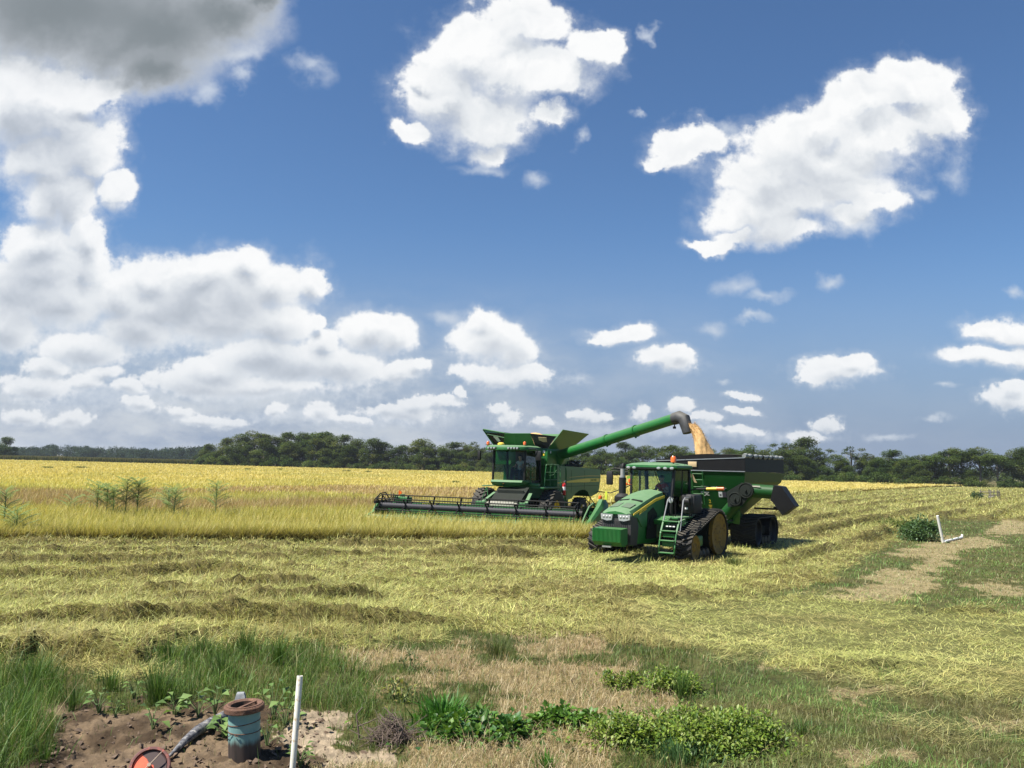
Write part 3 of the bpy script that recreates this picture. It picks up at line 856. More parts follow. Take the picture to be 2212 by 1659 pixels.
def resample(loop, step):
    P = [Vector(p) for p in loop]; L = [(P[(i + 1) % len(P)] - P[i]).length for i in range(len(P))]
    tot = sum(L); n = int(tot / step); out = []
    for k in range(n):
        d = tot * k / n; i = 0
        while d > L[i]: d -= L[i]; i += 1
        a, b = P[i], P[(i + 1) % len(P)]
        out.append((a + (b - a) * (d / L[i]), (b - a).normalized()))
    return out

def belt_mb(circles, x0, x1, th=.05, lug=.06, step=.17, chev=True):
    loop = resample(belt_path(circles), .09)
    mb = MB(); k = len(loop); V = []; Fc = []
    for (p, t) in loop:
        nrm = Vector((t.y, -t.x))                       # outward for a counter-clockwise loop
        o, i_ = p + nrm * th * .5, p - nrm * th * .5
        V += [(x0, o.x, o.y), (x1, o.x, o.y), (x1, i_.x, i_.y), (x0, i_.x, i_.y)]
    for i in range(k):
        j = (i + 1) % k
        for a in range(4):
            b = (a + 1) % 4
            Fc.append((i * 4 + a, i * 4 + b, j * 4 + b, j * 4 + a))
    mb._add(V, Fc)
    w = x1 - x0; xm = (x0 + x1) / 2
    for q, (p, t) in enumerate(resample(belt_path(circles), step)):
        nrm = Vector((t.y, -t.x)); c = p + nrm * (th * .5 + lug * .5)
        d = Vector((0, t.x, t.y)); up = (0, nrm.x, nrm.y)
        for sgn in (-1, 1):
            off = d * (.10 if chev else 0) * (1 if sgn > 0 else 1)
            sh = d * (step * .5 if sgn > 0 else 0)
            a = Vector((xm + sgn * w * .02, c.x, c.y)) + sh + off * .5
            b = Vector((xm + sgn * w * .49, c.x, c.y)) + sh - off
            mb.bar(a, b, .055, lug, up=up)
    return mb

def rail(mb, pts, r=.018, n=8):
    return mb.tube(pts, r, n)

def badge(parent, M, s):
    """small round-cornered dark badge with a yellow leaping deer"""
    mb = MB(); mb.box((0, 0, 0), (s * 1.15, s, .008), M, .002)
    mb.mi = 1
    deer = [(-.36, -.05), (-.22, .08), (-.02, .07), (.10, .14), (.14, .28), (.20, .32), (.22, .22), (.34, .20), (.24, .12), (.20, .02), (.34, -.10), (.28, -.14), (.12, -.04), (-.06, -.05), (-.20, -.18), (-.38, -.30), (-.42, -.26), (-.28, -.12)]
    n = len(deer)
    V = [(x * s, y * s, .005) for x, y in deer] + [(x * s, y * s, .009) for x, y in deer]
    Fc = [tuple(range(n, 2 * n))] + [(i, (i + 1) % n, n + (i + 1) % n, n + i) for i in range(n)]
    mb._add(V, Fc, M)
    return mb.build('badge', [PLASTIC, YELLOW], parent)

# ---------------------------------------------------------------- people (seated at the controls)
def person(label, loc, rz, shirt, legs, short_sleeve=True, bare_legs=False, cap=None, lean=0.0, turn=0.0, seat=.0):
    """one continuous body grown over a skeleton; seat point at the origin, facing -y"""
    J = []; E = []; Rd = []; Mt = []
    def j(p, r, m, parent=None):
        J.append(Vector(p)); Rd.append(r); Mt.append(m)
        if parent is not None: E.append((parent, len(J) - 1))
        return len(J) - 1
    S, K, T, G = 0, 1, 2, 3                # shirt, skin, trousers, shoes
    pel = j((0, .05, .10), .165, T)
    ab = j((0, .06 + lean * .2, .27), .150, S, pel); ch = j((0, .06 + lean * .5, .45), .165, S, ab); sh = j((0, .05 + lean * .7, .57), .12, S, ch)
    nk = j((0, .03 + lean * .8, .655), .058, K, sh); hd0 = j((0, .02 + lean * .9, .72), .075, K, nk)
    hd = j((turn * .01, -.005 + lean, .80), .098, K, hd0); top = j((0, .012 + lean, .885), .080, K, hd)
    nose = j((turn * .03, -.105 + lean, .785), .014, K, hd); chin = j((turn * .02, -.075 + lean, .725), .040, K, hd0)
    for sg in (-1, 1):
        ear = j((sg * .088, .01 + lean, .795), .017, K, hd)
        s1 = j((sg * .19, .05 + lean * .7, .535), .072, S, sh)
        el = j((sg * .25, -.06, .32), .046, K if short_sleeve else S, s1)
        wr = j((sg * .17, -.30, .33), .031, K if short_sleeve else S, el)
        pm = j((sg * .155, -.375, .345), .038, K, wr)
        for f in range(4):
            fx = sg * (.155 + (f - 1.5) * .021)
            ln = (.052, .062, .058, .045)[f]
            f1 = j((fx, -.415, .352 + .002 * f), .0105, K, pm); f2 = j((fx, -.415 - ln * .6, .340), .0095, K, f1); j((fx, -.410 - ln * .55, .308), .0085, K, f2)
        th = j((sg * .120, -.365, .335), .0125, K, pm); j((sg * .105, -.405, .322), .0095, K, th)
        hp = j((sg * .105, -.02, .085), .108, T, pel)
        kn = j((sg * .17, -.47, .10), .070 if not bare_legs else .064, T if not bare_legs else K, hp)
        cf = j((sg * .175, -.49, -.10), .058, T if not bare_legs else K, kn)
        an = j((sg * .175, -.50, -.36), .040, T if not bare_legs else K, cf)
        he = j((sg * .175, -.49, -.43), .045, G, an); j((sg * .19, -.66, -.445), .036, G, he)
    me = bpy.data.meshes.new('person'); me.from_pydata([tuple(v) for v in J], E, [])
    o = bpy.data.objects.new('tmp', me); scene.collection.objects.link(o)
    sm = o.modifiers.new('skin', 'SKIN'); sm.use_smooth_shade = True
    for i, d in enumerate(me.skin_vertices[0].data):
        d.radius = (Rd[i], Rd[i]); d.use_root = (i == 0)
    o.modifiers.new('sub', 'SUBSURF').levels = 2
    bpy.context.view_layer.update()
    m2 = bpy.data.meshes.new_from_object(o.evaluated_get(bpy.context.evaluated_depsgraph_get()))
    bpy.data.objects.remove(o)
    m2.name = 'person'; m2.materials.clear()
    for m in (shirt, SKIN, legs, BLACK): m2.materials.append(m)
    mids = [((J[a] + J[b]) / 2, Mt[b]) for a, b in E] + [(J[i], Mt[i]) for i in range(len(J))]
    for f in m2.polygons:
        c = f.center; best = min(mids, key=lambda t: (t[0] - c).length_squared); f.material_index = best[1]; f.use_smooth = True
    p = link('person', m2); p.location = loc; p.rotation_euler = (0, 0, rz)
    tag(p, label, 'person')
    h = MB()
    hz = .80
    Mh = Matrix.Translation((0, .012 + lean, hz))
    if cap is None:
        h.lathe([(0, .128), (.06, .118), (.098, .075), (.112, .02), (.106, -.03)], Mh @ Matrix.Translation((0, .018, .0)), 20)
        h.build('hair', HAIR, p)
    else:
        h.lathe([(0, .135), (.06, .125), (.10, .085), (.113, .035), (.113, .030)], Mh, 20)
        h.prism([(-.07, -.09 + lean), (-.05, -.17 + lean), (0, -.19 + lean), (.05, -.17 + lean), (.07, -.09 + lean)], 'z', hz + .034, hz + .044)
        h.build('cap', cap, p)
    for sg in (-1, 1):
        ey = MB(); ey.lathe([(0, .008), (.006, .006), (.009, 0), (.006, -.006), (0, -.008)], Matrix.Translation((sg * .034 + turn * .02, -.094 + lean, .808)), 10)
        ey.build('eye', BLACK, p)
    return p

# ---------------------------------------------------------------- combine harvester
def build_combine():
    c = thing('combine_harvester', 'large green combine harvester with open grain tank wings and long auger, standing in the rice', 'combine harvester', (0.0, 42.0, 0), R(-25))
    # rear body with wheel arch
    outl = [(1.9, 3.12), (8.0, 2.98), (8.5, 2.94), (8.56, 2.6), (8.5, 2.3), (8.3, 1.75), (8.05, 1.62), (7.0, 1.46), (6.72, 1.50), (6.45, 1.72), (6.1, 1.83), (5.55, 1.86), (5.0, 1.80), (4.5, 1.66), (3.95, 1.42), (2.7, 1.30), (1.9, 1.32)]
    b = MB(); b.prism(outl, 'x', -1.25, 1.74)
    bd = b.build('body', GREEN, c)
    # bulged side panel: yellow stripe and the fine line above it
    s = MB()
    def stripe(y0, y1, z0, z1, t0, t1, n=14):
        V = []
        for i in range(n + 1):
            f = i / n; y = y0 + (y1 - y0) * f; z = z0 + (z1 - z0) * f + .05 * math.sin(f * 2.6); t = t0 + (t1 - t0) * min(1, f * 1.6)
            V.append((y, z, t))
        up = [(y, z + t / 2) for y, z, t in V]; lo = [(y, z - t / 2) for y, z, t in V][::-1]
        s.prism(up + lo, 'x', 1.7415, 1.747)
    stripe(1.95, 8.35, 2.25, 2.33, .03, .20)
    s.build('stripe', YELLOW, bd)
    s = MB(); stripe(3.6, 8.35, 2.52, 2.56, .02, .055)
    s.build('trim_line', mat('dull yellow line', (.30, .27, .05), .5), bd)
    text_part('lettering', 'JOHN DEERE', .17, frame_M((1.749, 7.35, 2.36), (0, 1, 0), (1, 0, 0)), GREEN, bd)
    s = MB()
    for y in (3.9, 5.9): s.box((1.742, y, 2.3), (.006, .018, 1.2))
    s.box((1.742, 5.2, 2.06), (.006, 5.9, .018))
    s.build('panel_seams', DARK, bd)
    e = MB()
    for (x, y, z, r) in ((1.1, 4.4, 3.25, .16), (1.2, 5.4, 3.22, .14), (.7, 5.0, 3.3, .2)): e.cyl((x - .3, y, z), (x + .35, y, z), r, 14)
    e.box((1.1, 4.9, 3.14), (.9, 2.6, .12), None, .02)
    for i in range(5): rail(e, [(1.5, 3.9 + i * .55, 3.1), (1.5, 4.0 + i * .55, 3.34), (1.2, 4.2 + i * .5, 3.42)], .03)
    e.build('engine_parts', DARK, c)
    e = MB()
    for (x, y, z) in ((1.45, 5.9, 3.42), (1.45, 5.2, 3.40)): e.lathe([(0, .05), (.04, .04), (.055, 0), (.04, -.04), (0, -.05)], Matrix.Translation((x, y, z)), 12)
    rail(e, [(1.35, 4.3, 3.34), (1.5, 5.4, 3.2), (1.4, 6.2, 3.3)], .022)
    e.build('hose_fittings', STEEL, c)
    # lower side frame, dark underside, axle
    u = MB(); u.box((.25, 2.6, 1.0), (1.9, 4.6, .9), None, .05); u.box((.25, .6, .95), (2.6, .5, .45), None, .04); u.box((.2, 5.6, .8), (2.7, .3, .3)); u.build('chassis', DARK, c)
    # straw spreader rods at the back
    u = MB()
    for y0 in (6.4, 7.2): rail(u, [(1.5, y0, 1.5), (1.7, y0 + .5, 1.05)], .025); rail(u, [(1.5, y0 + .5, 1.5), (1.6, y0 - .1, 1.0)], .025)
    u.build('spreader_rods', BLACK, c)
    # grain tank
    t = MB(); t.box((.05, 2.7, 3.54), (2.86, 3.0, .86), None, .02); tank = t.build('grain_tank', GREEN, c)
    t = MB()
    t.plate([(-.68, .70, 4.67), (.73, .70, 4.68), (.86, 1.17, 3.95), (-.95, 1.17, 3.95)], .025); t.build('front_panel', GREEN, tank)
    t = MB(); t.plate([(2.0, 1.9, 4.93), (2.02, 5.7, 4.87), (1.5, 4.15, 3.95), (1.49, 1.2, 3.95)], .025); t.build('side_wing', GREEN, tank)
    t = MB(); t.plate([(-1.78, .55, 4.84), (-2.05, 4.9, 4.82), (-1.38, 4.1, 3.95), (-1.36, 1.18, 3.95)], .025); rail(t, [(-1.80, .53, 4.86), (-1.34, 1.14, 3.96)], .045); rail(t, [(-1.80, .53, 4.86), (-.68, .69, 4.68)], .035); t.build('side_wing', GREEN, tank)
    t = MB(); t.plate([(-2.0, 4.95, 4.80), (2.0, 5.65, 4.85), (1.45, 4.16, 3.96), (-1.36, 4.16, 3.96)], .025); t.build('rear_panel', GREEN, tank)
    t = MB(); t.plate([(.735, .71, 4.675), (1.9, 1.32, 4.56), (1.485, 1.19, 3.955), (.87, 1.19, 3.955)], .015); t.build('corner_fabric', TARP, tank); t = MB(); t.plate([(-.69, .71, 4.66), (-1.70, .62, 4.70), (-1.32, 1.19, 3.955), (-.96, 1.19, 3.955)], .015); cf = t.build('corner_fabric', TARP, tank)
    t = MB(); t.plate([(1.10, .885, 4.50), (1.47, 1.03, 4.49), (1.47, 1.13, 4.27), (1.10, 1.00, 4.27)], .02); t.build('window', BEIGE, tank)
    t = MB(); t.plate([(-1.32, .70, 4.52), (-1.10, .74, 4.55), (-1.00, .93, 4.28), (-1.14, .93, 4.25)], .02); t.build('window', WHITE, tank)
    t = MB(); rail(t, [(-.12, .66, 4.60), (-.12, .80, 4.1)], .008); t.build('brace', GREEN_D, tank); t = MB(); rail(t, [(-1.62, .62, 4.62), (-.70, .72, 4.45)], .02); t.build('brace', GREEN_D, tank)
    # unloading auger, swung out over the cart
    Mw = Matrix.Rotation(R(25), 4, 'Z') @ Matrix.Translation((0, -42.0, 0))
    A = Mw @ Vector((2.45, 43.9, 3.62)); B = Mw @ Vector((7.22, 37.62, 5.30)); d = (B - A).normalized()
    g = MB(); g.tube([A - d * .1, B], [.26, .245], 22); g.tube([A + Vector((-.25, .1, -.9)), A + Vector((-.1, .05, -.3)), A + d * .25], [.33, .33, .29], 18); aug = g.build('unloading_auger', GREEN, c)
    for f in (.46, .70):
        g = MB(); P = A + (B - A) * f; g.tube([P - d * .05, P + d * .05], .285, 22); g.cyl(P - Vector((0, 0, .33)), P - Vector((0, 0, .22)), .05, 8); g.build('collar', GREEN, aug)
    g = MB(); dn = Vector((0, 0, -1)); hz = Vector((d.x, d.y, 0)).normalized()
    P1 = B + d * .28; P2 = P1 + hz * .28 - Vector((0, 0, .10)); P3 = P2 + hz * .16 - Vector((0, 0, .38)); P4 = P3 + hz * .06 - Vector((0, 0, .22))
    g.tube([B - d * .02, P1, P2, P3, P4], [.27, .285, .28, .25, .22], 20); g.build('spout', GREY, aug)
    g = MB(); q = B - Vector((0, 0, .34)); rail(g, [B - Vector((0, 0, .2)), q], .025); g.cyl(q, q - Vector((0, 0, .10)), .07, 12); g.build('work_lamp', BLACK, aug)
    # cab
    cab = MB()
    for x, y in ((-.50, -.78), (1.16, -.78)): cab.bar((x, y - .08, 2.36), (x, y, 3.82), .09, .10, .02)
    for x in (-.55, 1.22): cab.bar((x, .92, 2.3), (x, .82, 3.82), .10, .10, .02)
    cab.box((.33, .05, 2.30), (1.72, 1.95, .12), None, .03); cb = cab.build('cab', PLASTIC, c)
    def curve_panel(name, y_of, z0, z1, x0, x1, m, n=10, th=.012, inset=0):
        p = MB(); V = []
        for i in range(n + 1):
            x = x0 + (x1 - x0) * i / n; u = (i / n - .5) * 2
            V += [(x, y_of(u, 0), z0), (x, y_of(u, 1), z1)]
        Fc = [(2 * i, 2 * i + 2, 2 * i + 3, 2 * i + 1) for i in range(n)]
        p._add(V, Fc); return p.build(name, m, cb)
    curve_panel('windscreen', lambda u, k: -1.02 + .16 * u * u + (0 if k == 0 else .12), 2.38, 3.80, -.48, 1.14, GLASS)
    w = MB(); w.plate([(1.17, -.74, 2.40), (1.17, .86, 2.36), (1.17, .80, 3.80), (1.17, -.72, 3.80)], .012); w.build('side_window', GLASS_D, cb)
    w = MB(); w.plate([(-.51, -.74, 2.40), (-.51, .86, 2.36), (-.51, .80, 3.80), (-.51, -.72, 3.80)], .012); w.build('side_window', GLASS, cb)
    rf = MB()
    def rring(z, k, fy=0.0):
        return [Vector((.18 + x * k, y * k, z)) for x, y in ((-1.12, -.85 + fy), (-.95, -1.18 + fy), (-.35, -1.36 + fy), (.55, -1.36 + fy), (1.0, -1.20 + fy), (1.18, -.85 + fy), (1.18, .75), (.95, 1.0), (-.9, 1.0), (-1.12, .75))]
    rf.hull_loft([rring(3.80, .99), rring(3.86, 1.0), rring(3.97, .97), rring(4.04, .82)]); roof = rf.build('roof', GREEN_D, cb, 50)
    for x0, x1 in ((-.62, -.08), (.44, 1.06)):
        l = MB(); l.box(((x0 + x1) / 2, -1.30, 3.885), (x1 - x0, .14, .085), None, .03); pod = l.build('lamp_bar', PLASTIC, roof)
        l = MB()
        for k in range(4 if x0 > 0 else 3):
            xx = x0 + .08 + k * .155; l.lathe([(0, .03), (.045, .02), (.055, 0), (.05, -.02)], Matrix.Translation((xx, -1.365, 3.885)) @ Matrix.Rotation(R(90), 4, 'X'), 14)
        l.build('headlights', LENS, roof)
    for (x, y) in ((-.86, -.75), (1.10, -.75)):
        l = MB(); l.cyl((x, y, 4.0), (x, y, 4.06), .03, 8); l.lathe([(.055, 0), (.075, .02), (.075, .13), (.05, .17), (0, .175)], Matrix.Translation((x, y, 4.05)), 14); l.build('beacon', AMBER, roof)
    l = MB(); l.lathe([(.13, 0), (.17, .03), (.16, .09), (.10, .135), (0, .145)], Matrix.Translation((-.16, -.75, 4.03)), 18); l.build('satellite_receiver', YELLOW, roof)
    ap = MB()
    def aring(z, k, y0): return [Vector((x * k + .34 * (1 - k), y, z)) for x, y in ((-.60, -.80), (-.50, y0 + .10), (-.1, y0), (.75, y0), (1.15, y0 + .10), (1.28, -.80), (1.28, -.2), (-.60, -.2))]
    ap.hull_loft([aring(2.06, .72, -1.02), aring(2.14, .92, -1.14), aring(2.28, 1.0, -1.20), aring(2.37, .99, -1.12)]); apn = ap.build('apron', GREEN_D, cb, 45)
    badge(apn, frame_M((.22, -1.178, 2.20), (1, 0, 0), (0, -1, -.45)), .12)
    mr = MB(); rail(mr, [(1.25, -.85, 3.86), (1.6, -.75, 3.88), (1.75, -.62, 3.80)], .022); mr.box((1.76, -.60, 3.56), (.30, .10, .46), None, .04); mr.build('mirror', PLASTIC, cb)
    mr = MB(); rail(mr, [(-.95, -.9, 3.84), (-1.2, -.75, 3.84), (-1.4, -.6, 3.78)], .022); mr.box((-1.40, -.60, 3.52), (.16, .12, .48), None, .04); mr.build('mirror', PLASTIC, cb)
    it = MB(); it.box((.42, .35, 2.62), (.52, .50, .16), None, .05); it.box((.42, .62, 3.05), (.50, .14, .80), None, .06); it.build('seat', SEATM, cb)
    it = MB(); it.bar((.33, -.62, 2.36), (.33, -.40, 2.98), .12, .10, .02); it.tube([(.33 + .20 * math.cos(a), -.36 + .08 * math.sin(a), 3.02 + .18 * math.sin(a)) for a in np.linspace(0, 2 * math.pi, 18)[:-1]], .017, 6, closed=True); it.box((.85, .1, 2.72), (.22, .7, .5), None, .05); it.box((.98, -.3, 3.0), (.06, .22, .2), None, .02); it.build('controls', PLASTIC, cb)
    it = MB(); it.box((.42, .93, 3.05), (1.1, .04, 1.5)); it.build('rear_lining', INNER, cb)
    # platform, rails and steps on the side
    pf = MB(); pf.box((1.62, .75, 2.03), (.82, 2.5, .07), None, .01); pf.box((1.5, -.42, 2.16), (.5, .28, .14), None, .02); pl = pf.build('platform', GREEN_D, c)
    rl = MB()
    rail(rl, [(1.96, -.30, 2.05), (1.96, -.12, 3.10), (1.96, 0, 3.16), (1.96, 1.55, 3.14), (1.96, 1.70, 3.06), (1.96, 1.78, 2.05)], .022)
    for z in (2.42, 2.78): rail(rl, [(1.96, -.2, z), (1.96, 1.74, z)], .016)
    for y in (.45, 1.05): rail(rl, [(1.96, y, 2.05), (1.96, y, 3.14)], .016)
    rail(rl, [(1.96, .42, 2.7), (1.96, .5, 3.05), (1.96, .62, 3.18), (1.96, .8, 3.18), (1.96, .92, 3.05), (1.96, .95, 2.7)], .014)
    rail(rl, [(1.94, .0, 3.0), (1.94, .35, 2.62), (1.94, .9, 2.66), (1.94, 1.3, 2.9)], .010, 6); rl.build('railing', GREEN_D, pl)
    rl = MB()
    for y in (-.42, -.02): rail(rl, [(1.30, y, 2.10), (1.30, y, 3.12)], .018)
    rail(rl, [(1.30, -.42, 3.10), (1.30, -.34, 3.20), (1.30, -.10, 3.20), (1.30, -.02, 3.10)], .018)
    for z in (2.22, 2.52, 2.84): rail(rl, [(1.30, -.42, z), (1.30, -.02, z)], .016)
    rl.build('front_rail', GREEN_D, pl)
    st = MB()
    for y in (1.42, 1.98): st.bar((2.08, y, 2.0), (2.16, y, .62), .07, .035)
    for z in (.68, .98, 1.28, 1.58, 1.88): st.box((2.12, 1.70, z), (.16, .54, .035))
    st.box((2.0, 1.9, 1.88), (.3, 1.3, .10), None, .02); st.build('steps', GREEN_D, c)
    st = MB(); rail(st, [(2.14, 2.02, 1.0), (2.12, 2.06, 3.0), (2.05, 2.22, 3.04), (2.0, 2.5, 2.86), (1.98, 2.55, 1.1)], .022); rail(st, [(2.12, 1.40, 2.0), (2.08, 1.46, 2.9), (2.0, 1.6, 3.0)], .02); st.build('handrail', GREEN_D, c)
    # wheels
    for (x, y, r, w, nm) in ((-1.58, .55, .98, .70, 0), (2.02, .55, .98, .70, 0), (-1.15, 5.6, .74, .5, 1), (1.55, 5.6, .74, .5, 1)):
        tm = tyre_mb(r, w, 22 if nm == 0 else 18).build('tyre', RUBBER, c); tm.location = (x, y, r - .03)
        rm = rim_mb(r * .5, w * .8).build('rim', YELLOW, tm)
        if x < 0: rm.rotation_euler = (0, 0, math.pi)
    # feeder house
    f = MB()
    f.hull_loft([[Vector((-.15, -.9, 1.42)), Vector((1.45, -.9, 1.42)), Vector((1.45, -.9, 2.05)), Vector((-.15, -.9, 2.05))], [Vector((-.02, -2.35, .55)), Vector((1.50, -2.35, .55)), Vector((1.50, -2.35, 1.20)), Vector((-.02, -2.35, 1.20))]])
    f.box((.70, -1.35, 1.72), (1.35, .08, .38)); f.build('feeder_house', DARK, c)
    f = MB(); f.bar((-.25, -1.1, 1.75), (-.55, -2.35, 1.12), .16, .10); f.box((-.35, -2.3, 1.26), (.5, .3, .26), None, .03)
    rail(f, [(-.95, -.6, 2.0), (-1.15, -.7, 1.35)], .02); rail(f, [(-.95, -.6, 2.0), (-.75, -.75, 1.4)], .02); rail(f, [(-1.2, -.6, 2.05), (-.5, -.6, 2.1)], .03); f.build('lift_arm', GREEN_D, c)
    f = MB(); f.bar((1.62, -1.1, 1.75), (1.85, -2.35, 1.15), .16, .10); f.box((1.75, -2.3, 1.26), (.42, .3, .26), None, .03); f.build('lift_arm', GREEN_D, c)
    f = MB(); f.box((.72, -2.42, 1.28), (1.30, .06, .26), None, .02); f.box((.72, -2.0, 1.33), (1.9, .7, .05), Matrix.Identity(4), .01); f.build('feeder_plate', PALE, c)
    # header
    hd = MB(); X0, X1 = -5.4, 5.4
    hd.box((0, -2.52, 1.12), (X1 - X0, .16, .20), None, .03); hd.box((0, -2.58, .82), (X1 - X0, .04, .55)); hd.plate([(X0, -2.6, .58), (X1, -2.6, .58), (X1, -4.25, .44), (X0, -4.25, .44)], .04)
    hh = hd.build('header', GREEN_D, c)
    text_part('lettering', 'JOHN DEERE', .13, frame_M((-3.0, -2.603, 1.12), (1, 0, 0), (0, -1, 0)), YELLOW, hh)
    k = MB(); k.box((0, -4.28, .52), (X1 - X0 - .1, .12, .06), None, .01); k.box((0, -4.1, .60), (X1 - X0 - .2, .18, .05)); k.build('cutter_bar', mat('pale green steel', (.15, .30, .19), .5, dust=.3), hh)
    k = MB()
    for i in range(70): xx = X0 + .1 + (X1 - X0 - .2) * i / 69; k.bar((xx, -4.30, .50), (xx, -4.46, .48), .03, .02)
    k.build('knife_guards', BLACK, hh)
    RY, RZ, RR = -3.74, 1.06, .50
    k = MB(); k.cyl((X0 + .45, RY, RZ), (X1 - .45, RY, RZ), .135, 20)
    k.build('reel_tube', mat('dark blue-black steel', (.024, .024, .032), .62, var=.2, spec=.3, dust=.05, dustcol=(.2, .18, .15)), hh)
    NB = 8; xs = [X0 + .45 + (X1 - X0 - .9) * i / (NB - 1) for i in range(NB)]
    for i, xx in enumerate(xs):
        k = MB(); k.tube([(xx - .02, RY, RZ), (xx + .03, RY, RZ)], .16, 14)
        for q in range(6):
            a = R(80 + 60 * q)
            k.bar((xx, RY + .1 * math.cos(a), RZ + .1 * math.sin(a)), (xx + .04, RY + RR * math.cos(a), RZ + RR * math.sin(a)), .035, .07)
            a2 = R(80 + 60 * (q + 1))
            if i in (0, NB - 1): k.bar((xx, RY + RR * math.cos(a), RZ + RR * math.sin(a)), (xx, RY + RR * math.cos(a2), RZ + RR * math.sin(a2)), .03, .03)
        k.build('reel_spider', BLACK, hh)
    for q in range(6):
        a = R(80 + 60 * q); y, z = RY + RR * math.cos(a), RZ + RR * math.sin(a)
        k = MB(); k.cyl((X0 + .4, y, z), (X1 - .4, y, z), .026, 8)
        nt = 74
        for i in range(nt):
            xx = X0 + .5 + (X1 - X0 - 1.0) * i / (nt - 1)
            k.bar((xx, y, z), (xx, y - .02, z - .20), .011, .011)
        k.build('reel_bat', BLACK, hh)
    # end of the header nearest the cart: divider with a long snout
    k = MB()
    def dring(y, z, w, h, x=5.56): return [Vector((x - w, y, z - h)), Vector((x + w, y, z - h)), Vector((x + w * .9, y, z + h * .6)), Vector((x + w * .4, y, z + h)), Vector((x - w * .4, y, z + h)), Vector((x - w * .9, y, z + h * .6))]
    k.hull_loft([dring(-2.0, 1.15, .20, .52), dring(-2.5, 1.18, .21, .52), dring(-2.75, 1.05, .20, .42), dring(-3.5, .78, .17, .30), dring(-4.3, .52, .11, .18), dring(-4.95, .36, .03, .05)]); dv = k.build('divider', GREEN, hh, 30)
    k = MB(); k.lathe([(.06, 0), (.08, .02), (.08, .13), (.05, .16), (0, .165)], Matrix.Translation((5.45, -2.25, 1.69)), 12); k.build('marker_lamp', AMBER, dv)
    k = MB(); k.box((5.72, -2.25, 1.86), (.10, .02, .36)); k.build('reflector', mat('yellow green reflector', (.55, .62, .05), .4), dv)
    k = MB()
    k.bar((5.25, -2.4, 1.25), (5.18, -3.9, 1.30), .10, .14); k.bar((5.22, -3.0, .75), (5.20, -3.7, 1.45), .08, .10); k.bar((5.2, -2.6, 1.5), (5.2, -3.5, .8), .06, .08)
    for q in range(7): rail(k, [(5.3, -2.5, 1.0 + .08 * q), (5.22, -3.0, 1.05 + .07 * q), (5.15, -3.4 - .05 * q, .9 + .06 * q)], .02, 6)
    k.cyl((5.10, RY, RZ), (5.24, RY, RZ), .24, 16); k.build('reel_arm', BLACK, hh)
    k = MB(); rail(k, [(5.36, -2.5, 1.30), (5.36, -2.9, 1.52), (5.36, -3.4, 1.40), (5.36, -3.9, 1.05), (5.36, -4.4, .62)], .04); rail(k, [(5.34, -2.6, .8), (5.34, -3.9, 1.0)], .03); k.build('crop_guard', GREEN_D, hh)
    k = MB(); k.prism([(-2.4, .5), (-2.4, 1.14), (-3.0, 1.18), (-3.35, 1.08), (-3.6, .75), (-4.4, .5), (-4.4, .42)], 'x', -5.52, -5.42); k.build('divider', GREEN, hh)
    k = MB()
    rail(k, [(-5.2, -2.6, 1.3), (-5.2, -3.0, 1.62), (-5.15, -3.5, 1.60), (-5.15, -4.0, 1.30)], .03)
    for q in range(4): rail(k, [(-5.1 + .12 * q, -2.55, 1.25), (-5.05 + .12 * q, -2.75, 1.62 - .04 * q), (-4.9 + .12 * q, -2.95, 1.45), (-4.95 + .1 * q, -3.3, 1.15)], .022, 6)
    k.bar((-5.25, -2.5, 1.2), (-5.2, -3.9, 1.2), .10, .14); k.build('reel_arm', BLACK, hh)
    k = MB(); k.box((-4.5, -2.5, 1.32), (.85, .34, .24), None, .06); k.cyl((-4.55, -2.5, 1.4), (-4.55, -2.5, 1.56), .12, 12); k.cyl((-4.9, -2.5, 1.34), (-4.9, -2.5, 1.48), .09, 12); k.build('drive_motor', GREEN_D, hh)
    k = MB(); k.box((-4.78, -2.42, 1.62), (.05, .05, .22)); k.box((-4.70, -2.42, 1.62), (.09, .04, .14)); k.build('marker_lamp', AMBER, hh)
    # rear marker arm with lamp
    k = MB(); rail(k, [(1.72, 8.1, 1.72), (2.5, 8.1, 1.66), (3.35, 8.1, 1.98), (3.62, 8.1, 2.12), (3.62, 8.1, 2.3)], .028); arm = k.build('marker_arm', BLACK, c)
    k = MB(); k.lathe([(.06, 0), (.09, .02), (.09, .16), (.05, .20), (0, .205)], Matrix.Translation((3.62, 8.1, 2.28)), 12); k.build('marker_lamp', AMBER, arm)
    k = MB(); k.prism([(3.42, 2.50), (3.86, 2.50), (3.80, 2.64), (3.48, 2.64)], 'y', 8.09, 8.12); k.build('marker_plate', mat('green and yellow plate', (.20, .38, .04), .5), arm)
    # labels on the tank side
    k = MB(); k.box((1.28, 1.195, 3.80), (.12, .008, .12)); k.box((1.485, 1.6, 3.78), (.008, .10, .12)); k.build('label', WHITE, tank)
    k = MB(); k.box((1.28, 1.195, 3.64), (.07, .008, .10)); k.build('label', YELLOW, tank)
    # grain in the tank and the driver
    hp = MB(); hp.lathe([(0, .60), (.2, .58), (.55, .44), (1.0, .18), (1.32, -.05)], None, 40); heap = hp.build('grain_heap', GRAIN, None, 60)
    heap.location = (c.matrix_basis @ Vector((.12, 2.75, 4.20)))
    tag(heap, 'golden heap of rice grain showing above the rim of the combine tank', 'grain')
    pp = person('person in a pale shirt and dark trousers seated behind the windscreen of the combine', c.matrix_basis @ Vector((.42, .30, 2.68)), R(-25), SHIRT_W, JEANS, lean=-.02)
    # fire extinguisher strapped to the handrail
    fe = thing('fire_extinguisher', 'red fire extinguisher strapped to the steps of the combine', 'extinguisher', c.matrix_basis @ Vector((2.20, 1.70, 1.66)), R(-25))
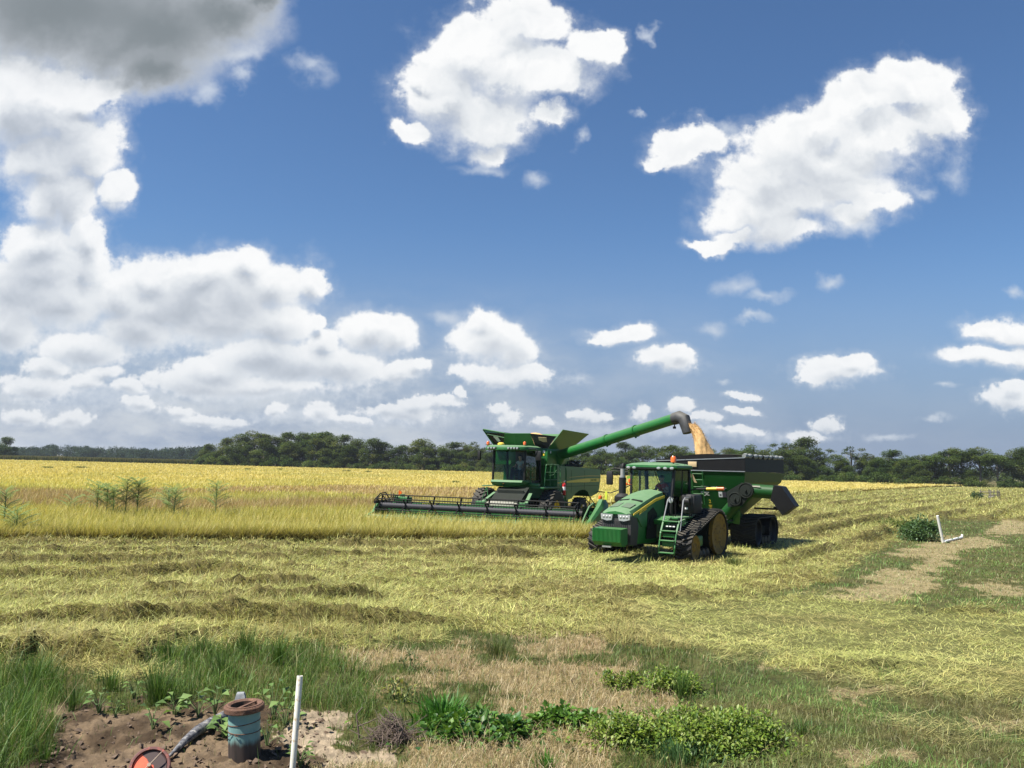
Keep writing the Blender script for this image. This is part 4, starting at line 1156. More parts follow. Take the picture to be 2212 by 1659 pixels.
    q = MB(); q.lathe([(0, 0), (.085, .01), (.09, .04), (.09, .50), (.07, .57), (.03, .60), (.03, .64)], None, 18); q.build('cylinder', REDP, fe)
    q = MB(); q.lathe([(.0915, .25), (.0925, .25), (.0925, .42), (.0915, .42)], None, 18); q.build('label', WHITE, fe)
    q = MB(); q.cyl((0, 0, .63), (0, 0, .70), .025, 8); q.bar((-.02, 0, .69), (.10, 0, .74), .02, .02); q.bar((-.02, 0, .67), (.10, 0, .67), .02, .015); q.build('valve', STEEL, fe)
    q = MB(); rail(q, [(-.03, 0, .66), (-.11, 0, .6), (-.115, 0, .4), (-.10, 0, .12)], .012); q.build('hose', BLACK, fe)
    return c
combine = build_combine()

# ---------------------------------------------------------------- tracked tractor
RIMM = mat('muddy yellow rim', (.20, .120, .020), .65, var=.4, scale=5, rust=(.055, .032, .018), spec=.25)

def build_tractor():
    t = thing('tracked_tractor', 'green two-track tractor with yellow wheels in front of the grain cart on the cut straw', 'tractor', (4.75, 30.15, -.05), R(-34))
    t.scale = (1.035, 1.035, 1.035)
    # hood: rounded sections from nose to cab
    def hring(y, w, zt, zs, zb):
        return [Vector((x, y, z)) for x, z in ((-w, zb), (-w, zs), (-w * .86, zt - .06), (-w * .5, zt - .01), (0, zt + .02), (w * .5, zt - .01), (w * .86, zt - .06), (w, zs), (w, zb))]
    h = MB()
    h.hull_loft([hring(-2.17, .45, 1.64, 1.60, 1.57), hring(-2.05, .50, 1.72, 1.60, 1.50), hring(-1.62, .53, 1.84, 1.62, 1.45), hring(-1.3, .53, 1.92, 1.68, 1.15), hring(-.8, .54, 2.06, 1.80, 1.15), hring(-.1, .54, 2.22, 1.98, 1.15), hring(.45, .53, 2.30, 2.06, 1.15)])
    hood = h.build('hood', GREEN_D, t, 30)
    h = MB(); h.box((0, -.55, .98), (.98, 2.0, .75), None, .05); h.box((0, -1.7, .80), (.7, 1.0, .5), None, .05); h.box((0, .6, .92), (.9, 2.6, .7), None, .05); h.build('frame', GREEN, t)
    h = MB()
    for sx in (-1, 1):
        h.prism([(-2.08, .62), (-1.62, .58), (-1.52, 1.18), (-1.66, 1.48), (-2.10, 1.52)], 'x', sx * .47 - .04, sx * .47 + .04)
    h.prism([(-.44, .58), (.44, .58), (.46, 1.58), (-.46, 1.58)], 'y', -2.10, -2.0)
    gr = h.build('grille', GRILLE, t)
    h = MB()
    for i in range(13): h.box((-.40 + .8 * i / 12, -2.108, .98), (.012, .012, .72))
    h.build('grille_bars', PLASTIC, gr)
    h = MB()
    for sx in (-1, 1): h.prism([(sx * .20, .98), (sx * .40, 1.0), (sx * .40, .86), (sx * .28, .84)], 'y', -2.13, -2.10)
    h.box((0, -2.115, .93), (.17, .02, .19), None, .02); h.build('grille_inserts', BLACK, gr)
    for sx in (-1, 1):
        h = MB(); V = [(sx * .13, 1.37), (sx * .30, 1.35), (sx * .50, 1.40), (sx * .515, 1.57), (sx * .30, 1.58), (sx * .09, 1.56)]
        h.prism(V, 'y', -2.165, -2.04); hl = h.build('headlight', LENS, t)
        h = MB()
        for q in range(3): h.lathe([(0, .012), (.035, .008), (.045, 0)], Matrix.Translation((sx * (.19 + q * .11), -2.168, 1.475)) @ Matrix.Rotation(R(90), 4, 'X'), 12)
        h.build('lamp_reflector', CHROME, hl)
    h = MB()
    for sx in (-1, 1):
        h.plate([(sx * .06, -1.86, 1.795), (sx * .36, -1.86, 1.765), (sx * .38, -1.45, 1.872), (sx * .06, -1.45, 1.905)], .012)
    h.build('hood_screens', mat('fine green screen', (.018, .085, .045), .6, var=.25, scale=30, dust=.25), hood)
    h = MB()
    for sx in (-1, 1): h.plate([(sx * .05, -1.12, 1.995), (sx * .42, -1.12, 1.955), (sx * .42, -1.02, 1.98), (sx * .05, -1.02, 2.022)], .012)
    h.build('hood_vents', BLACK, hood)
    h = MB()
    for sx in (-1, 1):
        V = [(-1.95, 1.60), (-1.2, 1.80), (-.3, 2.04), (.42, 2.13), (.42, 2.05), (-.3, 1.95), (-1.2, 1.70), (-1.97, 1.545)]
        h.prism(V, 'x', sx * .545 - .006, sx * .545 + .006)
    h.build('stripe', YELLOW, hood)
    text_part('lettering', 'JOHN DEERE', .10, frame_M((.553, -1.28, 1.665), (0, .96, .27), (1, 0, 0)), YELLOW, hood)
    # dark engine side with hoses
    h = MB(); h.prism([(-1.0, 1.15), (-.35, 1.15), (-.3, 1.55), (-.55, 1.72), (-.9, 1.6)], 'x', -.557, -.535); h.build('engine_side', DARK, t)
    h = MB(); h.prism([(-1.0, .75), (-.25, .75), (-.2, 1.55), (-.5, 1.76), (-.9, 1.6)], 'x', .535, .557)
    for q in range(4): rail(h, [(.56, -.9 + q * .12, 1.1), (.60, -.8 + q * .1, 1.35), (.57, -.6 + q * .05, 1.5)], .025, 6)
    h.build('engine_side', DARK, t)
    # front weights
    h = MB(); h.prism([(-2.68, 1.12), (-2.20, 1.15), (-2.20, .64), (-2.55, .60), (-2.69, .74)], 'x', -.52, .46); wt = h.build('front_weights', GREEN, t)
    h = MB()
    for i in range(22): h.box((-.505 + .95 * i / 21, -2.688, .93), (.026, .034, .40))
    h.build('weight_ribs', GREEN, wt)
    h = MB(); h.box((-.05, -2.6, .575), (.3, .08, .05)); h.build('tow_plate', STEEL, wt)
    # tracks: belt, drive wheel, idler, rollers
    circ = [(-.02, .48, .45), (2.15, .82, .78)]
    for sx in (-1, 1):
        xc = sx * 1.56; x0, x1 = xc - .31, xc + .31
        bt = belt_mb([(-.02, .50, .45), (.5, .24, .2), (1.5, .24, .2), (2.15, .83, .78)], x0, x1, .045, .055, .16).build('track', RUBBER, t)
        for (y, z, r, n) in ((-.02, .50, .425, 'idler_wheel'), (2.15, .83, .755, 'drive_wheel')):
            w = rim_mb(r * .93, .14).build(n, RIMM, bt)
            w.location = (xc + sx * .215, y, z)
            if sx < 0: w.rotation_euler = (0, 0, math.pi)
        for (y, z, r) in ((-.02, .50, .425), (2.15, .83, .755)):
            w = MB(); w.tube([(xc - .25, y, z), (xc + sx * .14 + (.0 if sx > 0 else .0), y, z)] if sx > 0 else [(xc + .25, y, z), (xc - .14, y, z)], r * .97, 28); w.build('drum', DARK, bt)
        for y in (.52, .86, 1.20):
            w = MB(); w.lathe([(0, .25), (.06, .25), (.10, .22), (.185, .22), (.185, -.22), (.1, -.25), (0, -.25)], Matrix.Rotation(R(90), 4, 'Y'), 20); w = w.build('roller', PLASTIC, bt); w.location = (xc, y, .225)
        w = MB(); w.box((sx * 1.30, .9, .62), (.16, 1.9, .36), None, .05); w.box((sx * 1.50, .72, .66), (.42, .55, .36), None, .06); w.build('track_frame', GREEN, bt)
    h = MB(); h.box((0, 2.15, .83), (2.7, .36, .40), None, .05); h.box((0, .1, .62), (2.6, .3, .26), None, .04); h.box((0, 2.9, .6), (.7, 1.3, .4), None, .04); h.build('axles', DARK, t)
    h = MB()
    for sx in (-1, 1): h.hull_loft([[Vector((sx * x, y, z)) for x, y, z in ((.62, .3, 1.2), (1.2, .3, 1.2), (1.2, .3, 1.26), (.62, .3, 1.34))], [Vector((sx * x, y, z)) for x, y, z in ((.62, 2.3, 1.5), (1.2, 2.3, 1.5), (1.2, 2.3, 1.56), (.62, 2.3, 1.62))]])
    h.prism([(-.62, 1.36), (-.1, 1.48), (.0, 1.36), (-.55, 1.22)], 'x', .62, 1.1)
    h.build('fender', GREEN, t)
    # cab
    cb = MB()
    P = {'al': (-.74, .48, 1.45), 'ar': (.74, .48, 1.45), 'atl': (-.80, .62, 3.02), 'atr': (.80, .62, 3.02), 'bl': (-.80, 1.95, 1.5), 'br': (.80, 1.95, 1.5), 'btl': (-.82, 1.90, 3.02), 'btr': (.82, 1.90, 3.02)}
    for a, b2, w in (('al', 'atl', .09), ('ar', 'atr', .10), ('bl', 'btl', .12), ('br', 'btr', .12)): cb.bar(P[a], P[b2], w, .09, .02)
    cb.bar((.78, 1.28, 1.45), (.80, 1.30, 3.02), .05, .06); cb.bar((-.78, 1.28, 1.45), (-.80, 1.30, 3.02), .05, .06)
    cb.box((0, 1.2, 1.42), (1.56, 1.6, .10), None, .03); cb.box((0, 1.95, 1.75), (1.5, .06, .6)); cb.box((0, .62, 3.0), (1.6, .10, .08)); cb.box((0, 1.92, 3.0), (1.6, .08, .08)); cab = cb.build('cab', PLASTIC, t)
    def pane(name, pts, m): q = MB(); q.plate(pts, .010); return q.build(name, m, cab)
    pane('windscreen', [(-.70, .44, 1.55), (.70, .44, 1.55), (.76, .58, 2.98), (-.76, .58, 2.98)], GLASS)
    pane('side_window', [(.79, .55, 1.50), (.80, 1.24, 1.50), (.82, 1.26, 2.98), (.81, .66, 2.98)], GLASS_D); pane('rear_side_window', [(.80, 1.32, 1.52), (.82, 1.88, 1.55), (.83, 1.86, 2.98), (.82, 1.34, 2.98)], GLASS_D)
    pane('side_window', [(-.79, .55, 1.50), (-.80, 1.24, 1.50), (-.82, 1.26, 2.98), (-.81, .66, 2.98)], GLASS); pane('rear_side_window', [(-.80, 1.32, 1.52), (-.82, 1.88, 1.55), (-.83, 1.86, 2.98), (-.82, 1.34, 2.98)], GLASS)
    pane('rear_window', [(-.74, 1.97, 2.05), (.74, 1.97, 2.05), (.76, 1.94, 2.96), (-.76, 1.94, 2.96)], GLASS)
    q = MB()
    def rr(z, k, dz=0): return [Vector((x * k, 1.22 + y * k, z)) for x, y in ((-.96, -.72), (-.80, -.86), (.80, -.86), (.96, -.72), (.98, .6), (.85, .82), (-.85, .82), (-.98, .6))]
    q.hull_loft([rr(3.03, .96), rr(3.08, 1.0), rr(3.15, .99), rr(3.21, .80), rr(3.25, .45)]); roof = q.build('roof', GREEN_D, cab, 40)
    q = MB(); q.box((0, .42, 3.055), (1.62, .10, .09), None, .03); q.build('lamp_bar', PLASTIC, roof)
    q = MB()
    for x in (-.80, -.58, .34, .58, .82): q.lathe([(0, .03), (.06, .022), (.08, 0), (.07, -.02)], Matrix.Translation((x, .372, 3.055)) @ Matrix.Rotation(R(90), 4, 'X') @ Matrix.Scale(.6, 4, (0, 1, 0)), 14)
    q.build('work_lamps', LENS, roof)
    q = MB(); q.cyl((.72, .75, 3.17), (.72, .75, 3.26), .03, 8); q.build('beacon_stem', PLASTIC, roof)
    q = MB(); q.lathe([(.07, 0), (.095, .02), (.095, .17), (.06, .22), (0, .225)], Matrix.Translation((.72, .75, 3.25)), 14); q.build('beacon', AMBER, roof)
    q = MB(); rail(q, [(.9, 1.3, 3.12), (.93, 1.3, 3.65)], .006, 5); rail(q, [(.82, 1.5, 3.12), (.86, 1.5, 3.75)], .006, 5); q.build('antenna', BLACK, roof)
    q = MB(); q.box((0, .9, 3.225), (.30, .2, .05), None, .02); q.build('receiver_mount', GREEN_D, roof)
    q = MB(); rail(q, [(.10, .53, 2.95), (.45, .47, 2.2)], .012, 5); q.build('wiper', BLACK, cab)
    q = MB(); q.box((0, 1.45, 1.88), (.50, .50, .14), None, .05); q.box((0, 1.74, 2.22), (.48, .12, .66), None, .06); q.build('seat', SEATM, cab)
    q = MB(); q.bar((0, .55, 1.5), (0, .88, 2.12), .12, .10, .02); q.tube([(.21 * math.cos(a), .92 + .10 * math.sin(a), 2.16 + .18 * math.sin(a)) for a in np.linspace(0, 2 * math.pi, 18)[:-1]], .016, 6, closed=True); q.box((0, .72, 2.02), (.42, .2, .22), None, .05); q.box((.45, 1.35, 1.95), (.16, .6, .3), None, .04); q.build('controls', PLASTIC, cab)
    # exhaust and air cleaner
    q = MB(); q.tube([(-.86, .05, 1.95), (-.86, .05, 2.70)], [.125, .125], 16); q.lathe([(0, .16), (.16, .13), (.27, .03), (.28, -.10), (.2, -.22)], Matrix.Translation((-.86, .05, 2.02)), 20); ex = q.build('exhaust', PLASTIC, t)
    q = MB(); q.tube([(-.86, .05, 2.68), (-.86, .05, 2.76)], .10, 14); q.tube([(-.86, .05, 2.74), (-.86, .05, 3.02)], .075, 14); q.build('exhaust_shield', CHROME, ex)
    q = MB(); q.tube([(-.86, .05, 3.0), (-.86, .06, 3.08), (-.86, .12, 3.14)], .08, 14); q.build('exhaust_tip', BLACK, ex)
    # mirrors, marker arms
    q = MB(); rail(q, [(-.80, .62, 2.96), (-1.40, .55, 3.02), (-1.58, .55, 2.98)], .02); rail(q, [(-.80, .62, 2.9), (-1.58, .55, 2.92)], .012); q.box((-1.62, .56, 2.66), (.26, .09, .48), None, .05); q.build('mirror', PLASTIC, t)
    q = MB(); rail(q, [(.84, 1.9, 1.7), (.95, 1.6, 2.30), (1.2, 1.55, 2.36), (1.62, 1.55, 2.38)], .028); arm = q.build('signal_arm', BLACK, t)
    q = MB(); q.cyl((1.60, 1.55, 2.38), (1.98, 1.55, 2.40), .045, 10); q.build('reflector', YELLOW, arm)
    q = MB(); q.cyl((1.97, 1.55, 2.40), (2.22, 1.55, 2.41), .058, 12); q.build('signal_lamp', AMBER, arm)
    q = MB(); rail(q, [(-.75, .55, 2.45), (-1.0, .5, 2.47)], .02); q.box((-.98, .48, 2.47), (.20, .06, .09), None, .02); q.build('signal_lamp', AMBER, t)
    # platform, steps and handrails on the near side
    q = MB(); q.box((1.02, .35, 1.42), (.62, 1.3, .06), None, .01); pl = q.build('platform', GREEN_D, t)
    q = MB()
    for x in (.98, 1.52):
        q.bar((x, -.62, 1.36), (x, -.86, .95), .05, .06); q.bar((x, -.86, .95), (x, -.98, .52), .035, .05); q.bar((x, -.98, .52), (x - .04, -.94, .30), .035, .05)
    for (y, z) in ((-.62, 1.34), (-.80, 1.04), (-.92, .74), (-.97, .36)): q.box((1.25, y - .02, z), (.52, .20, .035), None, .01)
    q.box((1.25, -.83, .90), (.40, .02, .10)); q.box((1.25, -.90, .62), (.40, .02, .14)); q.prism([(-.62, 1.36), (-.2, 1.42), (-.2, 1.30), (-.66, 1.15)], 'x', .94, 1.0); q.prism([(-.62, 1.36), (-.2, 1.42), (-.2, 1.30), (-.66, 1.15)], 'x', 1.50, 1.56); q.build('steps', GREEN_D, t)
    q = MB()
    for x in (1.14, 1.25, 1.37): q.box((x, -.71, 1.185), (.08, .012, .035))
    q.build('step_slots', WHITE, t)
    q = MB(); rail(q, [(.94, -.72, 1.05), (1.0, -.35, 2.02), (1.0, -.18, 2.10), (1.0, .1, 2.05)], .020); rail(q, [(1.58, -.70, 1.05), (1.52, -.30, 2.02), (1.5, -.1, 2.10), (1.45, .3, 2.08)], .020); q.build('handrail', CHROME, t)
    q = MB(); rail(q, [(1.0, .1, 2.05), (1.0, .25, 1.95), (1.0, .3, 1.45)], .02); rail(q, [(1.45, .3, 2.08), (1.42, .45, 2.0), (1.42, .5, 1.45)], .02); rail(q, [(1.32, .9, 1.45), (1.32, .95, 2.1), (1.32, 1.2, 2.16), (1.32, 1.6, 2.16)], .02); q.build('guard_rail', BLACK, t)
    q = MB(); q.box((1.22, 1.15, 1.86), (.52, .75, .66), None, .10); q.cyl((1.15, .72, 1.96), (1.35, .72, 1.96), .13, 14); tk = q.build('fuel_tank', PLASTIC, t)
    q = MB(); q.box((1.20, .74, 1.72), (.10, .02, .06)); q.build('label', WHITE, tk)
    q = MB(); q.box((1.28, .755, 2.02), (.20, .05, .32), None, .02); q.build('filter_cap', GREY, tk)
    q = MB(); q.lathe([(0, .02), (.07, .015), (.085, 0)], Matrix.Translation((1.02, -.16, 1.99)) @ Matrix.Rotation(R(90), 4, 'X'), 14); q.build('round_mirror', LENS, t)
    # hoses in front of the near track
    q = MB()
    for k in range(10):
        z = 1.25 - k * .07; rail(q, [(1.0 + .03 * k, -.2 - .02 * k, z), (1.15 + .03 * k, -.42, z - .08), (1.2 + .03 * k, -.50, z - .28), (1.1, -.4, z - .4)], .018, 6)
    q.build('hoses', BLACK, t)
    person('person in a red shirt and tan shorts seated in the cab of the tracked tractor', t.matrix_basis @ Vector((0, 1.42, 1.92)), R(-34), SHIRT_R, KHAKI, bare_legs=True, cap=CAPM, lean=-.03)
    return t
tractor = build_tractor()

# ---------------------------------------------------------------- grain cart
def build_cart():
    c = thing('grain_cart', 'tall grain cart with black upper box, green hopper and folded auger, hitched behind the tractor', 'grain cart', (7.62, 34.45, 0), R(-33.5))
    W = 1.87; L = 5.3
    # hopper: sloped on all sides
    h = MB()
    top = [Vector((-W, 0, 3.04)), Vector((W, 0, 3.04)), Vector((W, L, 3.0)), Vector((-W, L, 3.0))]
    mid = [Vector((-1.80, .12, 2.62)), Vector((1.80, .12, 2.62)), Vector((1.80, L - .15, 2.62)), Vector((-1.80, L - .15, 2.62))]
    low = [Vector((-.62, .55, 1.45)), Vector((.62, .55, 1.45)), Vector((.62, L - 1.6, 1.25)), Vector((-.62, L - 1.6, 1.25))]
    bot = [Vector((-.30, .75, 1.0)), Vector((.30, .75, 1.0)), Vector((.30, L - 2.0, .95)), Vector((-.30, L - 2.0, .95))]
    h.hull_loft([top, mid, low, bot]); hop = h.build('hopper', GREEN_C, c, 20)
    # black upper box with an arched front
    h = MB()
    fr = [(-W, 3.05), (W, 3.05), (W, 3.60)] + [(W - 2 * W * f, 3.60 - .14 * f + .21 * math.sin(math.pi * min(1, f * 1.05)) * (1 - .25 * f)) for f in np.linspace(.04, .96, 18)] + [(-W, 3.42)]
    h.prism(fr, 'y', -.015, .03)
    h.box((W - .015, L / 2, 3.32), (.03, L, .56)); h.box((-W + .015, L / 2, 3.26), (.03, L, .42)); h.box((0, L - .015, 3.32), (2 * W, .03, .56)); ub = h.build('upper_box', BLACK, c)
    h = MB(); h.plate([(-W, -.028, 3.40), (W, -.028, 3.58), (W, -.028, 3.61), (-W, -.028, 3.43)], .02); h.box((0, -.022, 3.055), (2 * W + .02, .03, .03)); h.box((-.02, -.022, 3.06), (.02, .02, .02))
    h.build('trim_rail', STEEL, ub)
    h = MB(); h.box((-.28, -.030, 3.30), (.42, .02, .27), None, .008); wf = h.build('window_frame', PLASTIC, ub)
    h = MB(); h.box((-.28, -.036, 3.30), (.36, .02, .21), None, .006); h.build('window', BEIGE, wf)
    h = MB()
    # tarp bows over the back and the rolled tarp along the near side
    for k in range(5):
        y = 3.1 + k * .52; rail(h, [(W - 2 * W * f, y, 3.56 - .12 * f + .26 * math.sin(math.pi * f)) for f in np.linspace(0, 1, 12)], .022, 6)
    h.build('tarp_bows', BLACK, ub)
    h = MB(); pts = [(W - .05 + .02 * math.sin(y * 5), y, 3.66 + .02 * math.sin(y * 9)) for y in np.linspace(.02, L, 30)]
    h.tube(pts, [.085 + .02 * math.sin(i * 1.9) for i in range(30)], 10); tr = h.build('rolled_tarp', TARPROLL, ub)
    for k in range(8):
        h = MB(); h.tube([(W - .05, .3 + k * .66, 3.66), (W - .05, .35 + k * .66, 3.66)], .098, 10); h.build('tarp_strap', BLACK, tr)
    # front: ribs, ladder, labels
    h = MB()
    for x in (-.30, .16): rail(h, [(x, -.10, 3.02), (x, .02, 2.4), (x + .02, .14, 1.7)], .018)
    for z in (2.12, 2.40, 2.68, 2.92): rail(h, [(-.30, -.0 + (3.02 - z) * .08, z), (.16, -.0 + (3.02 - z) * .08, z)], .014)
    h.build('ladder', GREEN_D, c)
    fm = lambda x, z, off=.012: frame_M((x, .12 + (2.62 - z) * .43 / 1.17 - off, z), (1, 0, 0), (0, -.94, -.34))
    text_part('lettering', '1082', .15, fm(.52, 2.37), WHITE, hop, shear=.3)
    text_part('lettering', '2', .20, fm(.30, 1.82), YELLOW, hop)
    h = MB(); M = fm(.62, 2.36, .008)
    h._add([(x, y, 0) for x, y in ((-.62, .10), (-.30, .06), (-.30, -.02), (-.42, .0))] + [(x, y, .006) for x, y in ((-.62, .10), (-.30, .06), (-.30, -.02), (-.42, .0))], [(0, 1, 2, 3), (7, 6, 5, 4), (0, 1, 5, 4), (1, 2, 6, 5), (2, 3, 7, 6), (3, 0, 4, 7)], M)
    h._add([(x, y, 0) for x, y in ((.18, .06), (.46, .02), (.36, -.02), (.20, -.02))] + [(x, y, .006) for x, y in ((.18, .06), (.46, .02), (.36, -.02), (.20, -.02))], [(0, 1, 2, 3), (7, 6, 5, 4), (0, 1, 5, 4), (1, 2, 6, 5), (2, 3, 7, 6), (3, 0, 4, 7)], M)
    h.build('swoosh_decal', STEEL, hop)
    h = MB(); M = fm(.14, 2.12, .008)
    def line(x0, y0, x1, y1, w=.016):
        h.bar(M @ Vector((x0, y0, .004)), M @ Vector((x1, y1, .004)), w, .008, up=M.to_3x3() @ Vector((0, 0, 1)))
    for a in (((-.17, .08), (.17, .08)), ((-.17, .08), (-.02, -.08)), ((-.02, -.08), (.06, .0)), ((.06, .0), (.17, .08)), ((.02, -.02), (.17, -.05)), ((-.06, .06), (.08, .03))): line(*a[0], *a[1])
    h.build('bird_decal', WHITE, hop)
    h = MB(); h.box((.78, 0, 0), (.15, .22, .006), fm(0, 2.12, .008)); h.mi = 1; h.box((.78, -.02, 0), (.07, .07, .009), fm(0, 2.12, .009)); h.build('label', [WHITE, DKLABEL], hop)
    h = MB(); h.box((-.16, .0, 0), (.24, .16, .006), fm(.0, 1.80, .008)); h.build('label', WHITE, hop)
    h = MB(); h.box((-.16, .0, 0), (.17, .20, .006), fm(.0, 1.56, .008)); h.mi = 1; h.box((-.16, -.02, 0), (.10, .07, .009), fm(0, 1.56, .009)); h.build('label', [WHITE, DKLABEL], hop)
    h = MB(); h.box((.94, 0, 0), (.16, .22, .006), fm(0, 2.12, .008)); h.build('label', DKLABEL, hop)
    h = MB(); h.box((-.16, .07, 0), (.24, .07, .009), fm(.0, 1.86, .009)); h.build('label', BLUEL, hop)
    h = MB()
    for k in range(3): h.box((.30, -.12 - k * .07, 0), (.14 - k * .03, .018, .006), fm(0, 1.78, .008))
    h.build('level_marks', YELLOW, hop)
    h = MB(); h.plate([(-.45, -.06, 2.95), (-.25, -.06, 2.90), (-.10, .02, 2.55), (-.22, .03, 2.58)], .01); h.build('window', BEIGE, hop)
    # near front corner: belt guards, auger tube, spout
    h = MB()
    for (x, z, r) in ((1.93, 2.33, .30), (1.50, 1.98, .26)):
        h.tube([(x, -.10, z), (x, .10, z)], r, 26); 
    h.plate([(1.15, -.0, 2.25), (1.75, -.0, 2.62), (2.15, 0, 2.25), (1.75, 0, 1.72), (1.2, 0, 1.66)], .10); gd = h.build('belt_guard', DARK, c)
    h = MB()
    for (x, z, r) in ((1.93, 2.33, .30), (1.50, 1.98, .26)):
        h.tube([(x, -.11, z), (x, -.125, z)], [r * .72, r * .70], 26); h.tube([(x, -.125, z), (x, -.19, z)], .045, 10)
        h.tube([(x + r * .93 * math.cos(a), -.105, z + r * .93 * math.sin(a)) for a in np.linspace(0, 2 * math.pi, 25)[:-1]], .018, 6, closed=True)
    h.build('pulleys', DARK, gd)
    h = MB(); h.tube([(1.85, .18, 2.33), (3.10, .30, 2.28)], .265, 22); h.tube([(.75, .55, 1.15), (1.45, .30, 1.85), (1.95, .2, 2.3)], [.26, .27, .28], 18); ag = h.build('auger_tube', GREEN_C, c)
    h = MB(); h.box((2.3, -.03, 2.50), (.34, .02, .05)); h.build('label', PALE, ag)
    h = MB()
    h.hull_loft([[Vector((2.98, -.02, 2.56)), Vector((2.98, .60, 2.56)), Vector((2.86, .60, 1.98)), Vector((2.86, -.02, 1.98))],
                 [Vector((3.28, -.03, 2.52)), Vector((3.28, .62, 2.52)), Vector((2.95, .62, 1.92)), Vector((2.95, -.03, 1.92))],
                 [Vector((3.78, .0, 1.80)), Vector((3.78, .6, 1.80)), Vector((3.30, .6, 1.44)), Vector((3.30, .0, 1.44))]])
    h.build('spout', BLACK, ag)
    h = MB(); h.box((2.55, .9, 1.62), (1.2, .08, .07)); lt = h.build('light_bar', BLACK, c)
    h = MB(); h.box((2.92, .86, 1.66), (.42, .05, .12), None, .02); h.build('warning_lamp', PLASTIC, lt)
    h = MB(); h.box((3.18, .85, 1.66), (.10, .06, .13), None, .02); h.build('tail_lamp', AMBER, lt)
    # frame and running gear
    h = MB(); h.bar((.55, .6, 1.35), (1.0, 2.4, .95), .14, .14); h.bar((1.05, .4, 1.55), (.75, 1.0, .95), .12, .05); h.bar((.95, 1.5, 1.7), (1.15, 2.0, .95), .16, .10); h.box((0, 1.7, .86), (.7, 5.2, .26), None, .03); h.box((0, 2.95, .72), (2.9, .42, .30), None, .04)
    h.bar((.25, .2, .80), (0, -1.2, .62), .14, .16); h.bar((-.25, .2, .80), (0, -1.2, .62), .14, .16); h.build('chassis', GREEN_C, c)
    h = MB(); h.plate([(1.15, .5, 1.62), (1.55, .4, 1.5), (1.35, .9, .95), (1.1, .9, .98)], .03); h.box((.95, .75, 1.02), (.34, .10, .06)); h.build('gear_case', GREEN_D, c)
    for sx in (-1, 1):
        xa, xb = (sx * .80, sx * 1.84)
        x0, x1 = min(xa, xb), max(xa, xb)
        bt = belt_mb([(1.95, .62, .56), (3.0, .2, .16), (3.95, .62, .56)], x0, x1, .05, .05, .15).build('track', RUBBER, c)
        for y in (1.95, 3.95):
            w = rim_mb(.52, .6).build('track_wheel', PLASTIC, bt); w.location = (sx * 1.50, y, .62)
            if sx < 0: w.rotation_euler = (0, 0, math.pi)
        w = MB()
        for y in (2.6, 3.0, 3.4): w.tube([(sx * 1.15, y, .23), (sx * 1.78, y, .23)], .18, 18)
        w.build('rollers', PLASTIC, bt)
        w = MB(); w.box((sx * 1.45, 2.95, .62), (.3, 1.3, .34), None, .05); w.build('track_frame', DARK, bt)
    # grain inside and the stream from the auger
    hp = MB(); hp.lathe([(0, .62), (.4, .46), (1.0, .2), (1.8, -.1)], None, 36); heap = hp.build('grain_pile', GRAIN, None, 60)
    heap.scale = (1, 1.3, 1); heap.rotation_euler = (0, 0, R(-33.5)); heap.location = c.matrix_basis @ Vector((-.1, 2.6, 2.75)); heap.scale = (.95, 1.35, 1)
    tag(heap, 'heap of rice grain lying inside the black box of the grain cart', 'grain')
    return c
cart = build_cart()

def build_stream():
    """grain falling from the spout: a lumpy core wrapped in flying kernels"""
    a = Vector((7.82, 36.85, 5.05)); vel = Vector((.60, -.62, -1.0)) * 1.0
    pts = []; rs = []; N = 40; rr = random.Random(21)
    for i in range(N):
        t = i / (N - 1) * .47
        p = a + Vector((1.25, -.75, -1.3)) * t + Vector((0, 0, -4.9)) * t * t
        pts.append(p); rs.append(.14 + .27 * (i / (N - 1)) ** 1.15)
    V = []; Fc = []; n = 40
    for i, (p, r) in enumerate(zip(pts, rs)):
        for j in range(n):
            an = 2 * math.pi * j / n
            k = r * (1 + .10 * math.sin(2 * an + i * .23) + .07 * math.sin(5 * an - i * .31) + .05 * math.sin(9 * an + i * .5) + .07 * (rr.random() - .5))
            V.append(p + Vector((math.cos(an) * k, math.sin(an) * k * .8, (rr.random() - .5) * .02)))
    for i in range(N - 1):
        for j in range(n):
            j2 = (j + 1) % n; Fc.append((i * n + j, i * n + j2, (i + 1) * n + j2, (i + 1) * n + j))
    mb = MB(); mb._add(V, Fc)
    for k in range(9000):
        i = rr.randrange(N); r = rs[i] * (.92 + min(.6, rr.expovariate(1 / .10))); an = rr.uniform(0, 6.283); p = pts[i] + Vector((math.cos(an) * r, math.sin(an) * r * .8, rr.uniform(-.1, .1)))
        s = rr.uniform(.006, .014); d = Vector((rr.gauss(0, .5), rr.gauss(0, .5), rr.gauss(0, 1.6))).normalized() * s; e = d.orthogonal().normalized() * s * .6
        mb._add([p - d, p + e, p + d, p - e], [(0, 1, 2, 3)])
    o = mb.build('falling_grain', GRAIN, None, 50)
    tag(o, 'stream of golden rice grain pouring from the auger spout into the cart', 'grain', kind='stuff')
build_stream()

